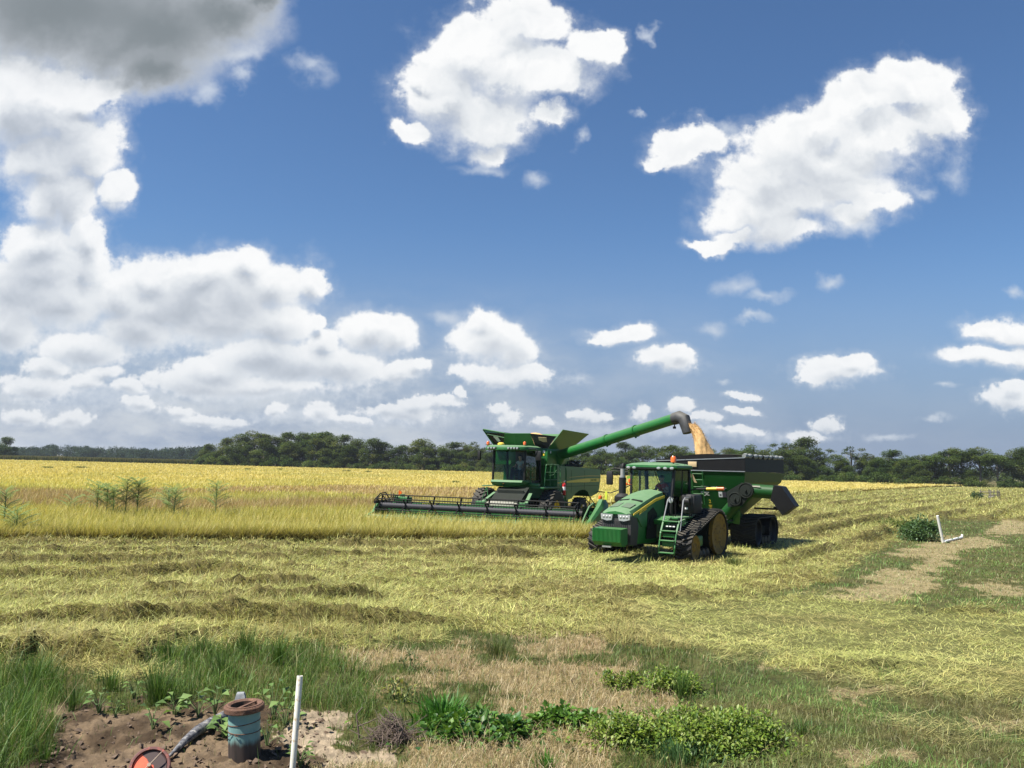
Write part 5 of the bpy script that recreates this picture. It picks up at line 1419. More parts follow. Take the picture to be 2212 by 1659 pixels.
# ---------------------------------------------------------------- foliage helpers
M_LEAF = tint_mat('leaves', .35, .45, .35)
M_TREE = tint_mat('tree foliage', .40, .6, .15)
def vary(m):
    """each tree its own green"""
    g = NT(m.node_tree); at = [n for n in g.n if n.type == 'ATTRIBUTE'][0].outputs['Color']; dest = [l.to_socket for l in at.links]
    rnd = g.new('ShaderNodeObjectInfo').outputs['Random']
    c = g.mix(1.0, at, g.ramp(rnd, [(0, (.72, .80, .78)), (.35, (1.0, 1.0, .9)), (.7, (.9, 1.05, 1.0)), (1, (1.32, 1.18, .95))]), 'MULTIPLY')
    for d in dest: g.l.new(c, d)
vary(M_TREE)
BARK = mat('bark', (.16, .135, .11), .9, var=.3, scale=3, bump=.4)
STEM = mat('green stem', (.10, .15, .045), .7, var=.2, scale=10)
STEM_P = mat('pale green stem', (.20, .27, .10), .7, var=.2, scale=10)
TWIG = mat('dead twig', (.13, .095, .075), .9, var=.35, scale=9)

def unit(v): return v / np.maximum(1e-6, np.linalg.norm(v, axis=-1, keepdims=True))

def leaf_arrays(P, D, U, L, W, cols, fold=.25):
    """pointed oval leaves: P base, D direction, U upward side"""
    D = unit(D); S = unit(np.cross(D, U)); N = unit(np.cross(S, D)); n = len(P); L = L[:, None]; W = W[:, None]
    V = np.empty((n, 5, 3)); V[:, 0] = P
    V[:, 1] = P + D * L * .45 - S * W * .5 + N * W * fold; V[:, 2] = P + D * L * .45 + S * W * .5 + N * W * fold
    V[:, 3] = P + D * L - N * L * .12; V[:, 4] = P + D * L * .48
    b = (np.arange(n) * 5)[:, None]
    loops = (b + np.array([0, 4, 1, 0, 2, 4, 1, 4, 3, 4, 2, 3])).ravel(); starts = np.arange(n * 4) * 3
    return V.reshape(-1, 3), loops, starts, np.repeat(cols, 5, 0)

def leaf_obj(name, P, D, U, L, W, cols, m, parent=None, fold=.25):
    V, l, s, c = leaf_arrays(P, D, U, L, W, cols, fold)
    me = np_mesh(name, V, l, s, c); me.materials.append(m)
    return link(name, me, parent)

def rdir(n, r=None):
    r = r or rng
    return unit(r.normal(size=(n, 3)))

# ---------------------------------------------------------------- trees
TREE_GREENS = np.array([(.062, .092, .024), (.084, .112, .030), (.044, .068, .020), (.108, .122, .040)])

def make_tree(kind, seed):
    r = np.random.default_rng(seed)
    root = link('tree_proto', None)
    H = 12.0; cl = []
    if kind == 'dense':
        for i in range(30):
            f = r.uniform(.14, .93); a = r.uniform(0, 6.283); w = 3.7 * math.sin(math.pi * min(1, (f * .80 + .22))) ** .7
            rad = w * math.sqrt(r.uniform(.15, 1.0)); cl.append((math.cos(a) * rad, math.sin(a) * rad, f * H, r.uniform(1.05, 1.75), r.uniform(.75, 1.0)))
    elif kind == 'tall':
        for i in range(26):
            f = r.uniform(.34, .95); a = r.uniform(0, 6.283); w = 2.9 * math.sin(math.pi * min(1, f * .72 + .22)) ** .6
            rad = w * math.sqrt(r.uniform(.1, 1.0)); cl.append((math.cos(a) * rad, math.sin(a) * rad, f * H, r.uniform(.9, 1.45), r.uniform(.6, .9)))
        for i in range(8): cl.append((r.normal(0, 1.6), r.normal(0, 1.6), r.uniform(1.2, 4.2), r.uniform(.8, 1.3), .8))
    elif kind == 'umbrella':
        for i in range(28):
            a = r.uniform(0, 6.283); rad = 4.0 * math.sqrt(r.uniform(.03, 1)); z = H * (.93 - .012 * rad * rad - r.exponential(.17)); cl.append((math.cos(a) * rad, math.sin(a) * rad, max(z, 4.0), r.uniform(.85, 1.6), .72))
    else:      # sparse
        for i in range(18):
            a = r.uniform(0, 6.283); rad = 3.2 * math.sqrt(r.uniform(.05, 1)); cl.append((math.cos(a) * rad, math.sin(a) * rad, H * r.uniform(.48, .96), r.uniform(.55, 1.0), .6))
    t = MB()
    lean = r.normal(0, .25, 2)
    trunk = [(0, 0, -.3), (lean[0] * .3, lean[1] * .3, H * .2), (lean[0] * .8, lean[1] * .8, H * .42), (lean[0], lean[1], H * .66), (lean[0] * 1.1, lean[1] * 1.1, H * .84)]
    t.tube(trunk, [.30, .22, .18, .12, .05], 8)
    for (x, y, z, s, fl) in cl[::2]:
        z0 = max(H * .16, z * r.uniform(.45, .72)); f = z0 / H
        b0 = Vector((lean[0] * f, lean[1] * f, z0)); e = Vector((x, y, z)); mid = b0.lerp(e, .5) + Vector((0, 0, -.25)); t.tube([b0, mid, e], [.10, .065, .025], 6)
    t.build('trunk', BARK, root, 80)
    P, C, Ls = [], [], []
    per = {'dense': 230, 'tall': 220, 'umbrella': 210, 'sparse': 130}[kind]
    for (x, y, z, s, fl) in cl:
        k = int(per * s); d = rdir(k, r); rad = s * r.uniform(.35, 1.12, (k, 1)) ** .6
        p = np.array([x, y, z]) + d * rad * np.array([1.1, 1.1, fl]); p += r.normal(0, .10, p.shape)
        base = TREE_GREENS[r.choice(4, p=[.4, .27, .2, .13])] * r.uniform(.8, 1.25)
        P.append(p); C.append(base * r.uniform(.72, 1.35, (k, 1))); Ls.append(r.uniform(.20, .42, k))
    P = np.concatenate(P); C = np.concatenate(C); Ls = np.concatenate(Ls); n = len(P)
    D = rdir(n, r); D[:, 2] = D[:, 2] * .6 - .15
    leaf_obj('crown', P, D, np.tile([0, 0, 1.0], (n, 1)) + rdir(n, r) * .5, Ls, Ls * .75, C, M_TREE, root)
    return root

PROTOS = {k: [make_tree(k, s + i * 7) for i in range(n)] for k, n, s in (('dense', 4, 100), ('tall', 3, 200), ('umbrella', 3, 300), ('sparse', 2, 400))}

def bush_proto(seed):
    r = np.random.default_rng(seed); root = link('bush_proto', None)
    t = MB(); P, C = [], []
    for i in range(9):
        x, y, z, s = r.normal(0, 1.1), r.normal(0, .9), r.uniform(.7, 2.3), r.uniform(.6, 1.0)
        t.tube([(x * .2, y * .2, -.2), (x * .6, y * .6, z * .6), (x, y, z)], [.05, .035, .015], 5)
        k = int(170 * s); P.append(np.array([x, y, z]) + rdir(k, r) * s * r.uniform(.3, 1.1, (k, 1)) ** .5 * np.array([1.15, 1.15, .85]))
        C.append((TREE_GREENS[r.integers(4)] * r.uniform(1.0, 1.5)) * r.uniform(.7, 1.3, (k, 1)))
    t.build('stem', BARK, root, 80)
    P = np.concatenate(P); P[:, 2] = np.maximum(P[:, 2], .05); C = np.concatenate(C); n = len(P); L = r.uniform(.20, .38, n)
    leaf_obj('foliage', P, rdir(n, r), np.tile([0, 0, 1.0], (n, 1)) + rdir(n, r) * .5, L, L * .7, C, M_TREE, root)
    return root
BUSHES = [bush_proto(s) for s in (510, 511, 512)]

def remove_tree(o):
    for ch in list(o.children):
        bpy.data.objects.remove(ch)
    bpy.data.objects.remove(o)

# skyline of the belt of trees behind the fields: (x, y of the top, width, kind) read off the photograph
SKY = [(451, 959, 46, 'dense'), (494, 946, 60, 'dense'), (534, 929, 56, 'tall'), (569, 931, 54, 'tall'), (603, 945, 56, 'dense'), (632, 932, 54, 'tall'), (661, 936, 56, 'dense'), (693, 927, 62, 'tall'), (713, 940, 50, 'dense'), (742, 937, 46, 'tall'),
       (771, 947, 58, 'dense'), (808, 948, 58, 'dense'), (836, 953, 50, 'tall'), (868, 962, 54, 'dense'), (909, 947, 66, 'dense'), (938, 957, 46, 'dense'), (962, 959, 46, 'umbrella'), (979, 953, 52, 'tall'), (1005, 955, 56, 'tall'), (1034, 953, 48, 'sparse'),
       (1062, 962, 50, 'dense'), (1100, 965, 60, 'dense'), (1140, 966, 55, 'tall'), (1180, 968, 60, 'dense'), (1225, 966, 60, 'dense'), (1270, 967, 58, 'tall'), (1311, 966, 54, 'umbrella'), (1354, 953, 52, 'tall'), (1390, 961, 62, 'umbrella'), (1438, 956, 66, 'umbrella'), (1480, 963, 60, 'dense'), (1530, 968, 60, 'dense'),
       (1576, 969, 54, 'dense'), (1609, 956, 58, 'umbrella'), (1648, 971, 46, 'dense'), (1684, 953, 50, 'sparse'), (1742, 946, 88, 'dense'), (1720, 964, 60, 'tall'), (1778, 966, 56, 'sparse'), (1808, 981, 50, 'dense'), (1840, 963, 52, 'sparse'), (1866, 984, 48, 'dense'), (1886, 980, 50, 'tall'), (1924, 970, 62, 'tall'),
       (1962, 980, 56, 'umbrella'), (1988, 981, 56, 'umbrella'), (2018, 977, 54, 'tall'), (2051, 966, 68, 'umbrella'), (2076, 965, 54, 'umbrella'), (2116, 965, 78, 'umbrella'), (2154, 974, 62, 'umbrella'), (2186, 968, 58, 'umbrella'), (2210, 967, 60, 'dense'), (2255, 968, 70, 'dense'), (2300, 970, 70, 'umbrella')]
SPECIAL = {(1742, 946): 'broad full crowned tree standing tallest behind the spout of the grain cart', (1840, 963): 'thin open crowned tree poking above its lower neighbours right of the cart', (1034, 953): 'thin bare looking tree with open twigs just left of the combine cab',
           (1684, 953): 'slender round topped tree just above the rear corner of the grain cart', (451, 959): 'small round tree at the left end of the long tree belt', (693, 927): 'tallest tree of the left part of the tree belt', (2116, 965): 'wide flat topped tree with a bare trunk near the right end of the belt',
           (909, 947): 'broad domed tree standing out of the belt between the long wood and the combine', (534, 929): 'tall tree breaking the skyline near the left end of the wood', (1354, 953): 'tall narrow tree rising under the unloading auger'}
LAB = {'dense': ('dark green tree with foliage down to the field in the belt behind the rice', 'densely leaved trees of the belt'), 'tall': ('tall dark tree with a high rounded crown in the belt behind the rice', 'tall crowned trees of the belt'),
       'umbrella': ('flat topped tree with an open trunk in the belt behind the fields', 'flat topped trees of the belt'), 'sparse': ('thin leaved tree with sky showing through its crown in the tree belt', 'thin leaved trees of the belt')}
def belt_Y(px): return float(np.interp(px, [0, 440, 1040, 1700, 2212, 2400], [300, 290, 281, 242, 229, 226]))
rt = np.random.default_rng(77)
def place_tree(px, ytop, wpx, kind, Y, label, group):
    d = ray(px, ytop); t = Y / d[1]; x = d[0] * t; z = CAM_H + d[2] * t
    H = max(4.0, z); s = H / 12.0; nat = {'dense': 8.4, 'tall': 6.8, 'umbrella': 9.6, 'sparse': 7.2}[kind]
    w = wpx / FPX * Y / nat * 1.28; w = min(max(w, s * .6), s * 1.5)
    p = PROTOS[kind][rt.integers(len(PROTOS[kind]))]
    o = dup(p, (x, Y, 0), rt.uniform(0, 6.283), (w, w, s * 1.0), label, group, 'tree'); o.name = 'tree'
    return o
for (px, yt, w, kind) in SKY:
    lab, grp = LAB[kind]
    lab2 = SPECIAL.get((px, yt))
    place_tree(px, yt + 1, w, kind, belt_Y(px) + rt.uniform(0, 9), lab2 or lab, None if lab2 else grp)
lab, grp = 'lower leafy tree filling the front of the tree belt at the field edge', 'lower trees filling the belt'
for i in range(64):
    px = 446 + i * 29.0 + rt.uniform(-9, 9)
    top = float(np.interp(px, [s[0] for s in sorted(SKY)], [s[1] for s in sorted(SKY)]))
    base = float(np.interp(px, [440, 1040, 1700, 2212], [1003, 1018, 1037, 1048]))
    f = rt.uniform(.20, .58) if px < 2030 else rt.uniform(.5, .66)
    if px > 1990 and rt.random() < .45: continue
    place_tree(px, top + (base - top) * f, rt.uniform(42, 60), 'dense', belt_Y(px) - rt.uniform(0, 5), lab, grp)
lab, grp = 'shrub with leaves down to the ground at the foot of the tree belt', 'shrubs along the foot of the tree belt'
for i in range(84):
    px = 440 + i * 22.0 + rt.uniform(-8, 8); Y = belt_Y(px) - rt.uniform(4, 9)
    s = rt.uniform(.75, 1.35) * (1.0 if px < 1990 else .8)
    o = dup(BUSHES[rt.integers(3)], ((px - CX) / FPX * Y, Y, 0), rt.uniform(0, 6.283), (s * 1.25, s * 1.2, s), lab, grp, 'bush'); o.name = 'shrub'
# lone round tree at the far left and the distant wood beyond the corn
place_tree(14, 945, 56, 'dense', 330, 'dark round crowned tree standing alone at the left edge beyond the corn', None)
def distant_wood():
    r = np.random.default_rng(900); P, C, L = [], [], []
    for i in range(170):
        px = rt.uniform(-260, 470); Y = r.uniform(560, 640)
        top = float(np.interp(px, [-260, 30, 60, 110, 150, 200, 260, 330, 380, 430, 470], [962, 964, 968, 961, 962, 967, 966, 971, 967, 965, 964])) + r.uniform(-1, 5)
        d = ray(px, top); z = CAM_H + d[2] * Y / d[1]; x = d[0] * Y / d[1]
        for k in range(5):
            s = r.uniform(2.0, 3.6); c0 = np.array([x + r.normal(0, 3), Y + r.normal(0, 3), max(1, z - s * .8 - r.uniform(0, z * .8) * (k > 0))]); n = 170
            P.append(c0 + rdir(n, r) * s * r.uniform(.4, 1.05, (n, 1))); C.append(np.tile((.040, .060, .036), (n, 1)) * r.uniform(.75, 1.25, (n, 1))); L.append(r.uniform(.5, .95, n))
    P = np.concatenate(P); C = np.concatenate(C); L = np.concatenate(L); n = len(P); P[:, 2] = np.maximum(P[:, 2], .1)
    tag(leaf_obj('distant_wood', P, rdir(n, r), rdir(n, r), L, L * .8, C, M_TREE), kind='stuff')
    P, C, L = [], [], []
    for i in range(130):
        px = r.uniform(1900, 2450); Y = r.uniform(420, 470); z = r.uniform(5, 9); x = (px - CX) / FPX * Y; n = 120; s = 3.0
        P.append(np.array([x, Y, z * r.uniform(.3, .8)]) + rdir(n, r) * s * r.uniform(.4, 1.05, (n, 1))); C.append(np.tile(TREE_GREENS[r.integers(4)], (n, 1)) * r.uniform(.8, 1.2, (n, 1))); L.append(r.uniform(.6, 1.1, n))
    P = np.concatenate(P); C = np.concatenate(C); L = np.concatenate(L); n = len(P); P[:, 2] = np.maximum(P[:, 2], .1)
    tag(leaf_obj('distant_woods_behind_gap', P, rdir(n, r), rdir(n, r), L, L * .8, C, M_TREE), kind='stuff').name = 'distant_wood'
distant_wood()
def corn_field():
    n = 60000; r = np.random.default_rng(33)
    px = r.uniform(-160, 455, n); Y = 302 + r.exponential(16, n); Y = np.minimum(Y, 420); x = (px - CX) / FPX * Y
    H = r.uniform(2.0, 2.35, n) * .96; front = (Y < 308)
    c1 = np.where((r.random(n) < .55)[:, None], np.array([.15, .14, .055]), np.array([.24, .18, .10])) * r.uniform(.8, 1.2, (n, 1)); c0 = np.array([.060, .095, .030]) * r.uniform(.7, 1.3, (n, 1))
    o = blades('corn_field', x, Y, np.zeros(n), H, r.uniform(.30, .5, n), r.uniform(0, 6.283, n), np.abs(r.normal(0, .08, n)), r.uniform(0, .3, n), c0, np.where(front[:, None], c1 * .8 + c0 * .2, c1), M_TREE)
    tag(o, kind='stuff')
corn_field()

# ---------------------------------------------------------------- tall weeds standing in the rice
def feather_weed(h, seed, dense=1.0):
    r = np.random.default_rng(seed); root = link('tall_weed', None)
    t = MB(); t.tube([(0, 0, 0), (r.normal(0, .02), 0, h * .5), (r.normal(0, .04), r.normal(0, .03), h)], [.026, .022, .012], 6)
    P, D, U = [], [], []
    nb = int(21 * dense)
    for i in range(nb):
        z = h * (.42 + .56 * (i + r.uniform(-.3, .3)) / nb); a = i * 2.4 + r.normal(0, .3); ln = .62 * (1.15 - .75 * (z / h - .42)) * r.uniform(.8, 1.15)
        e = np.array([math.cos(a), math.sin(a), .75]); b = np.array([0, 0, z]); mid = b + e * ln * .5; tip = b + np.array([math.cos(a) * ln, math.sin(a) * ln, ln * .52])
        t.tube([b, mid, tip], [.007, .006, .004], 5)
        for k in range(15):
            f = (k + 1) / 15; p = (1 - f) ** 2 * b + 2 * f * (1 - f) * mid + f * f * tip; s = np.array([-math.sin(a), math.cos(a), 0])
            for sg in (-1, 1): P.append(p); D.append(s * sg + e * .5 + np.array([0, 0, -.15])); U.append((0, 0, 1))
    t.build('stem', STEM_P, root, 80)
    P, D, U = np.array(P), np.array(D), np.array(U, float); n = len(P); L = r.uniform(.12, .19, n)
    leaf_obj('leaves', P, D, U, L, L * .36, np.array([.21, .31, .12]) * r.uniform(.75, 1.3, (n, 1)), M_LEAF, root, .1)
    return root
W0 = lambda cx, cy: (.885 * (150 + cx / 4.916), .885 * (1120 + cy / 4.916))
WEEDS = [(W0(430, 572), W0(430, 300), 1.0, 'feathery tall weed leftmost of the cluster of weeds standing in the rice'), (W0(540, 580), W0(540, 325), 1.0, 'feathery weed second from the left in the weed cluster in the rice'), (W0(622, 590), W0(622, 345), 1.0, 'shorter feathery weed in the middle of the weed cluster in the rice'),
         (W0(775, 590), W0(775, 248), 1.3, 'tallest feathery weed with a spreading top in the weed cluster in the rice'), (W0(915, 592), W0(925, 265), 1.9, 'densest dark green bushy weed at the right of the weed cluster in the rice'), (W0(1288, 560), W0(1288, 372), 1.0, 'short feathery weed, left one of the pair standing in the brown rice'),
         (W0(1350, 610), W0(1352, 345), 1.0, 'feathery weed, right one of the pair standing in the brown rice'), (W0(1853, 600), W0(1850, 290), 1.0, 'lone feathery weed with a bare stem between the weed pair and the header'), (W0(110, 530), W0(110, 470), .5, 'low feathery weed just peeping out of the brown rice left of the cluster'),
         ((9, 1112), (9, 1057), 1.0, 'feathery weed cut by the left edge of the picture standing in the rice'), ((34, 1128), (34, 1100), .6, 'low weed with spread leaves in the rice near the left edge')]
for i, ((bx, by), (tx, ty), dn, lab) in enumerate(WEEDS):
    x, y = ground_at(bx, by, .80); d = ray(tx, ty); h = CAM_H + d[2] * y / d[1]
    o = feather_weed(h, 600 + i, dn); o.location = (x, y, 0); tag(o, lab, 'weed', 'tall weeds in the rice')
# small dark weeds far out in the rice
fw = bush_proto(620); k = 0
for (px, py) in ((380 * .885 / 3.072 + 425, 1013), (1115 / 3.072 * .885 + 425, 1017), (1280 / 3.072 * .885 + 425, 1018), (628 / 3.072 * .885 + 425, 1013), (983, 1040), (1811, 1040.5), (1883, 1043), (1910, 1044), (1935, 1045), (1955, 1044.5), (180, 1009), (100, 1009)):
    x, y = ground_at(px, py, .82); s = .34 if px != 983 else .3
    tag(dup(fw, (x, y, .45), rt.uniform(0, 6), (s * 1.4, s * 1.2, s * .6)), 'small dark weed tuft sticking out of the far rice', 'weed', 'small weeds in the far rice').name = 'rice_weed'
remove_tree(fw)

# ---------------------------------------------------------------- plants in the foreground
def gz(x, y): return float(ground_h(np.array([x]), np.array([y]))[0])
def spot(px, py):
    x, y = ground_at(px, py); return x, y, gz(x, y)

def grass_tuft(px, py, h, n, spread, label, cols, group=None, width=.008, cat='grass tuft', name='grass_tuft', bend=.35, tilt=.22):
    x, y, z = spot(px, py); r = rng
    root = thing(name, label, cat, (x, y, z), 0, group)
    a = r.uniform(0, 6.283, n); q = np.abs(r.normal(0, spread, n))
    bx, by = np.cos(a) * q, np.sin(a) * q
    c = colmix(cols, [1] * len(cols), n)
    blades('blades', bx, by, np.full(n, -.02), h * r.uniform(.55, 1.1, n), r.uniform(.6, 1.2, n) * width, a + r.normal(0, .5, n), np.abs(r.normal(tilt * .6, tilt, n)), np.abs(r.normal(bend, .3, n)), c * .8, c, M_GRASS, root)
    return root
GRN = [(.060, .135, .022), (.085, .165, .030), (.05, .11, .022), (.12, .18, .045)]
T6 = lambda cx, cy: (.885 * cx / 2.458, .885 * (1400 + cy / 2.458))
for (cx, cy, h, n, sp, lab) in ((945, 790, .62, 260, .10, 'thickest dark green grass tuft at the edge of the red dirt behind the riser pipe'), (440, 810, .50, 90, .06, 'slender pale green grass tuft left of the thick tuft by the straw'), (655, 700, .40, 110, .08, 'short green grass tuft against the front of the straw'),
                                 (1330, 640, .46, 150, .12, 'green grass tuft in the lush grass left of the pale dead patch'), (1215, 500, .45, 120, .10, 'green grass tuft standing at the straw edge, left of the taller pair'), (1475, 480, .52, 150, .10, 'tall upright grass tuft, left one of the pair at the straw edge'), (1668, 550, .55, 140, .06, 'tall narrow grass tuft, right one of the pair at the straw edge'),
                                 (1020, 520, .42, 120, .12, 'loose green grass tuft in front of the straw heap'), (200, 700, .60, 240, .16, 'big green grass clump at the left edge above the dirt'), (70, 900, .55, 260, .2, 'big bright green grass clump low at the left edge of the picture'), (270, 1130, .30, 70, .07, 'small grass tuft growing in the bare dirt near the lower left corner')):
    grass_tuft(*T6(cx, cy), h, n, sp, lab, GRN, 'green grass tufts in the foreground')
T7 = lambda cx, cy: (.885 * (800 + cx / 2.458), .885 * (1450 + cy / 2.458))
BRT = [(.060, .19, .018), (.085, .23, .030), (.05, .15, .018)]
grass_tuft(*T7(690, 770), .42, 420, .20, 'bright green clump of broad bladed grass in the middle foreground', BRT, None, .022, 'grass clump', 'broad_grass_clump', .55, .45)
grass_tuft(*T7(1310, 1040), .22, 70, .06, 'small bright grass tuft at the bottom edge below the dry grass', BRT, None, .014)
grass_tuft(*T7(1000, 370), .34, 260, .22, 'olive green tuft of grass between the two reddish dead patches', [(.11, .14, .04), (.15, .16, .06), (.09, .13, .04)], None, .007)
T8 = lambda cx, cy: (.885 * (1600 + cx / 2.458), .885 * (1300 + cy / 2.458))
grass_tuft(*T8(160, 1010), .50, 60, .05, 'tall thin grass stems rising out of the leafy weeds', GRN, None, .010); grass_tuft(*T8(365, 990), .55, 14, .02, 'single tall grass stalk above the leafy weeds', GRN, None, .007, bend=.1, tilt=.08)
grass_tuft(*T8(130, 1380), .26, 260, .22, 'blue green grass clump at the bottom edge below the leafy weeds', [(.07, .15, .05), (.09, .17, .06)], None, .012)
grass_tuft(*T8(870, 1210), .28, 90, .12, 'arching grass with seed heads right of the leafy weeds', GRN, None, .009, bend=.7)
grass_tuft(*T8(470, 260 - 60), .35, 260, .25, 'tuft of green uncut grass at the edge of the straw right of the tractor', [(.17, .20, .06), (.12, .16, .05)], None, .014)

def leafy_clump(px, py, rx, ry, h, n, L, cols, label, seed, name='leafy_weed', cat='weed', wl=.62, stems=30):
    r = np.random.default_rng(seed); x, y, z = spot(px, py)
    root = thing(name, label, cat, (x, y, z))
    k = max(7, n // 42); cx, cy = r.uniform(-1, 1, k) * rx * .8, r.uniform(-1, 1, k) * ry * .8; ch = h * r.uniform(.30, 1.08, k) * (1 - .45 * ((cx / rx) ** 2 + (cy / ry) ** 2))
    w = r.integers(0, k, n); d = rdir(n, r); s = np.minimum(.15, ry * .36) * r.uniform(.4, 1.15, (n, 1)) * r.uniform(.6, 1.25, k)[w][:, None]; stray = r.random(n) < .16
    P = np.stack([cx[w], cy[w], np.maximum(.04, ch[w] - .08)], 1) + d * s * np.array([1.2, 1.2, .9]); P[:, 2] = np.maximum(.02, P[:, 2]); P[stray] = np.stack([r.normal(0, rx * .75, stray.sum()), r.normal(0, ry * .75, stray.sum()), r.uniform(.02, h * .45, stray.sum())], 1)
    D = d + np.array([0, 0, .1]) + rdir(n, r) * .5; U = np.tile([0, 0, 1.0], (n, 1)) + rdir(n, r) * .35
    ll = L * r.uniform(.6, 1.25, n); c = np.array(cols)[r.integers(0, len(cols), n)] * r.uniform(.75, 1.3, (n, 1))
    leaf_obj('leaves', P, D, U, ll, ll * wl, c, M_LEAF, root)
    t = MB()
    for i in range(min(stems, k * 2)):
        j = i % k; t.tube([(cx[j] * .6, cy[j] * .6, -.02), (cx[j] * .9, cy[j] * .9, ch[j] * .6), (cx[j] + r.normal(0, .05), cy[j] + r.normal(0, .05), ch[j])], [.006, .005, .003], 5)
    t.build('stem', STEM, root, 80)
    return root
LG = [(.135, .21, .028), (.18, .255, .034), (.085, .15, .024), (.23, .28, .07)]
leafy_clump(*T8(270, 1290), .72, .50, .40, 4200, .056, LG, 'largest lush green leafy weed patch, in front of the straw tongue', 701)
leafy_clump(*T8(560, 1270), .40, .34, .32, 1900, .055, LG, 'leafy weed spreading beside the largest weed patch towards the bare patches', 702)
leafy_clump(*T7(1760, 900), .36, .34, .36, 1700, .058, LG, 'leafy green weed at the dry grass end of the largest weed patch', 703)
leafy_clump(*T8(80, 960), .46, .30, .34, 1500, .054, LG, 'leafy green weeds at the back of the largest weed patch', 704)
leafy_clump(*T7(1760, 560), .28, .22, .28, 800, .052, LG, 'small bright leafy weed at the top edge of the dry grass', 705)
leafy_clump(*T7(900, 850), .62, .34, .26, 1700, .085, [(.045, .12, .03), (.065, .15, .03), (.11, .20, .03)], 'creeping vine with broad dark leaves below the broad bladed grass', 706, wl=.85)
leafy_clump(*T7(1430, 790), .50, .22, .24, 1000, .075, [(.075, .165, .025), (.10, .20, .03)], 'low vine patch lying on the dry grass right of the grass clump', 707, wl=.8)
leafy_clump(*T7(420, 640), .20, .18, .42, 130, .07, [(.20, .22, .05), (.30, .24, .09), (.10, .14, .04)], 'half dried yellowing weed beside the twig pile', 708)
leafy_clump(*T7(500, 450), .20, .15, .30, 60, .05, [(.07, .10, .03)], 'thin straggly weed in the reddish dead grass', 709)
leafy_clump(2150 * .885 / .885 - 160, 1168, .80, .70, 1.05, 3200, .12, [(.075, .14, .055), (.105, .175, .06), (.06, .115, .045)], 'dark green bush beside the leaning white pipe at the straw edge', 710, 'bush', 'bush')
leafy_clump(1945, 1150, 1.3, 1.0, .55, 2600, .11, [(.12, .17, .05), (.17, .20, .06)], 'olive green low growth left of the dark bush by the white pipe', 711, 'low_bush', 'bush')
leafy_clump(2111, 1083, .9, .7, 1.15, 700, .2, [(.04, .09, .036), (.05, .10, .04)], 'small dark bush leaning on the left side of the pipe cage', 712, 'bush', 'bush')

def seedling(px, py, h, nl, L, label, seed, cols=((.13, .22, .06), (.18, .27, .08), (.10, .17, .05))):
    r = np.random.default_rng(seed); x, y, z = spot(px, py); root = thing('broadleaf_weed', label, 'weed', (x, y, z), 0, 'broadleaf weeds in the dirt')
    t = MB(); P, D = [], []
    for i in range(nl):
        a = i * 2.4 + r.normal(0, .4); f = (i + 1) / nl; top = np.array([math.cos(a) * h * .38 * (1.2 - f * .5), math.sin(a) * h * .38 * (1.2 - f * .5), h * (.35 + .65 * f)])
        t.tube([(0, 0, -.02), tuple(top * np.array([.35, .35, .6])), tuple(top)], [.006, .005, .003], 5)
        P.append(top); D.append((math.cos(a), math.sin(a), .15 + r.normal(0, .25)))
    t.build('stem', STEM, root, 80); P, D = np.array(P), np.array(D); n = len(P); l = L * r.uniform(.7, 1.15, n)
    leaf_obj('leaves', P, D, np.tile([0, 0, 1.0], (n, 1)) + rdir(n, r) * .3, l, l * .72, np.array(cols)[r.integers(0, len(cols), n)], M_LEAF, root)
    return root
for i, (cx, cy, h, nl, L, lab) in enumerate(((590, 835, .26, 12, .10, 'yellow green weed at the edge of the dirt left of the thick grass tuft'), (690, 862, .16, 7, .07, 'tiny weed alone in the bare red dirt'), (915, 925, .26, 8, .13, 'weed with upright leaves in the dirt left of the lying hose'), (1045, 850, .24, 10, .12, 'weed in the row of broad leaves just below the thick grass tuft'),
                                             (1190, 870, .30, 9, .17, 'weed with the biggest round leaf in the row behind the hose'), (1290, 860, .30, 8, .14, 'weed with raised leaves left of the rusty flange'), (1345, 985, .24, 22, .14, 'dense leafy weed growing where the hose meets the riser pipe'), (1640, 880, .42, 9, .13, 'tall thin weed just right of the rusty flange'), (1710, 920, .34, 9, .13, 'spreading weed between the riser pipe and the white pipe'),
                                             (800, 760, .20, 10, .09, 'pale weed in the straw above the red dirt'), (1600, 1040, .26, 7, .09, 'sprawling weed in the shade right of the riser pipe'), (1800, 1160, .22, 18, .08, 'small leafy vine climbing the foot of the white pipe'))):
    seedling(*T6(cx, cy), h, nl, L, lab, 730 + i)
def twig_pile(px, py):
    x, y, z = spot(px, py); t = MB(); r = random.Random(8)
    for i in range(170):
        a = r.uniform(0, 6.283); q = r.uniform(0, .30); p = Vector((math.cos(a) * q, math.sin(a) * q * .7, r.uniform(0, .26) * (1 - q / .4))); d = Vector((r.gauss(0, 1), r.gauss(0, 1), r.gauss(.2, .6))).normalized() * r.uniform(.10, .24)
        t.tube([p - d, p + d * .1 + Vector((r.gauss(0, .02), r.gauss(0, .02), .01)), p + d], [.004, .004, .002], 4, False)
    o = t.build('twig_pile', TWIG, None, 80); o.location = (x, y, z + .02)
    tag(o, 'tangled pile of dark dead twigs beside the pale dirt', 'twig pile')
twig_pile(*T7(390, 900))
def branch(px, py):
    x, y, z = spot(px, py); t = MB(); t.tube([(0, 0, -.03), (-.02, 0, .12), (-.05, .02, .26), (.02, .02, .34)], [.012, .010, .008, .005], 6); t.tube([(-.02, 0, .14), (.10, .03, .18), (.22, .04, .24)], [.008, .006, .003], 5)
    o = t.build('dead_branch', TWIG, None, 80); o.location = (x, y, z); tag(o, 'crooked dead stick standing in the pale dirt left of the twig pile', 'stick')
branch(*T7(190, 880))
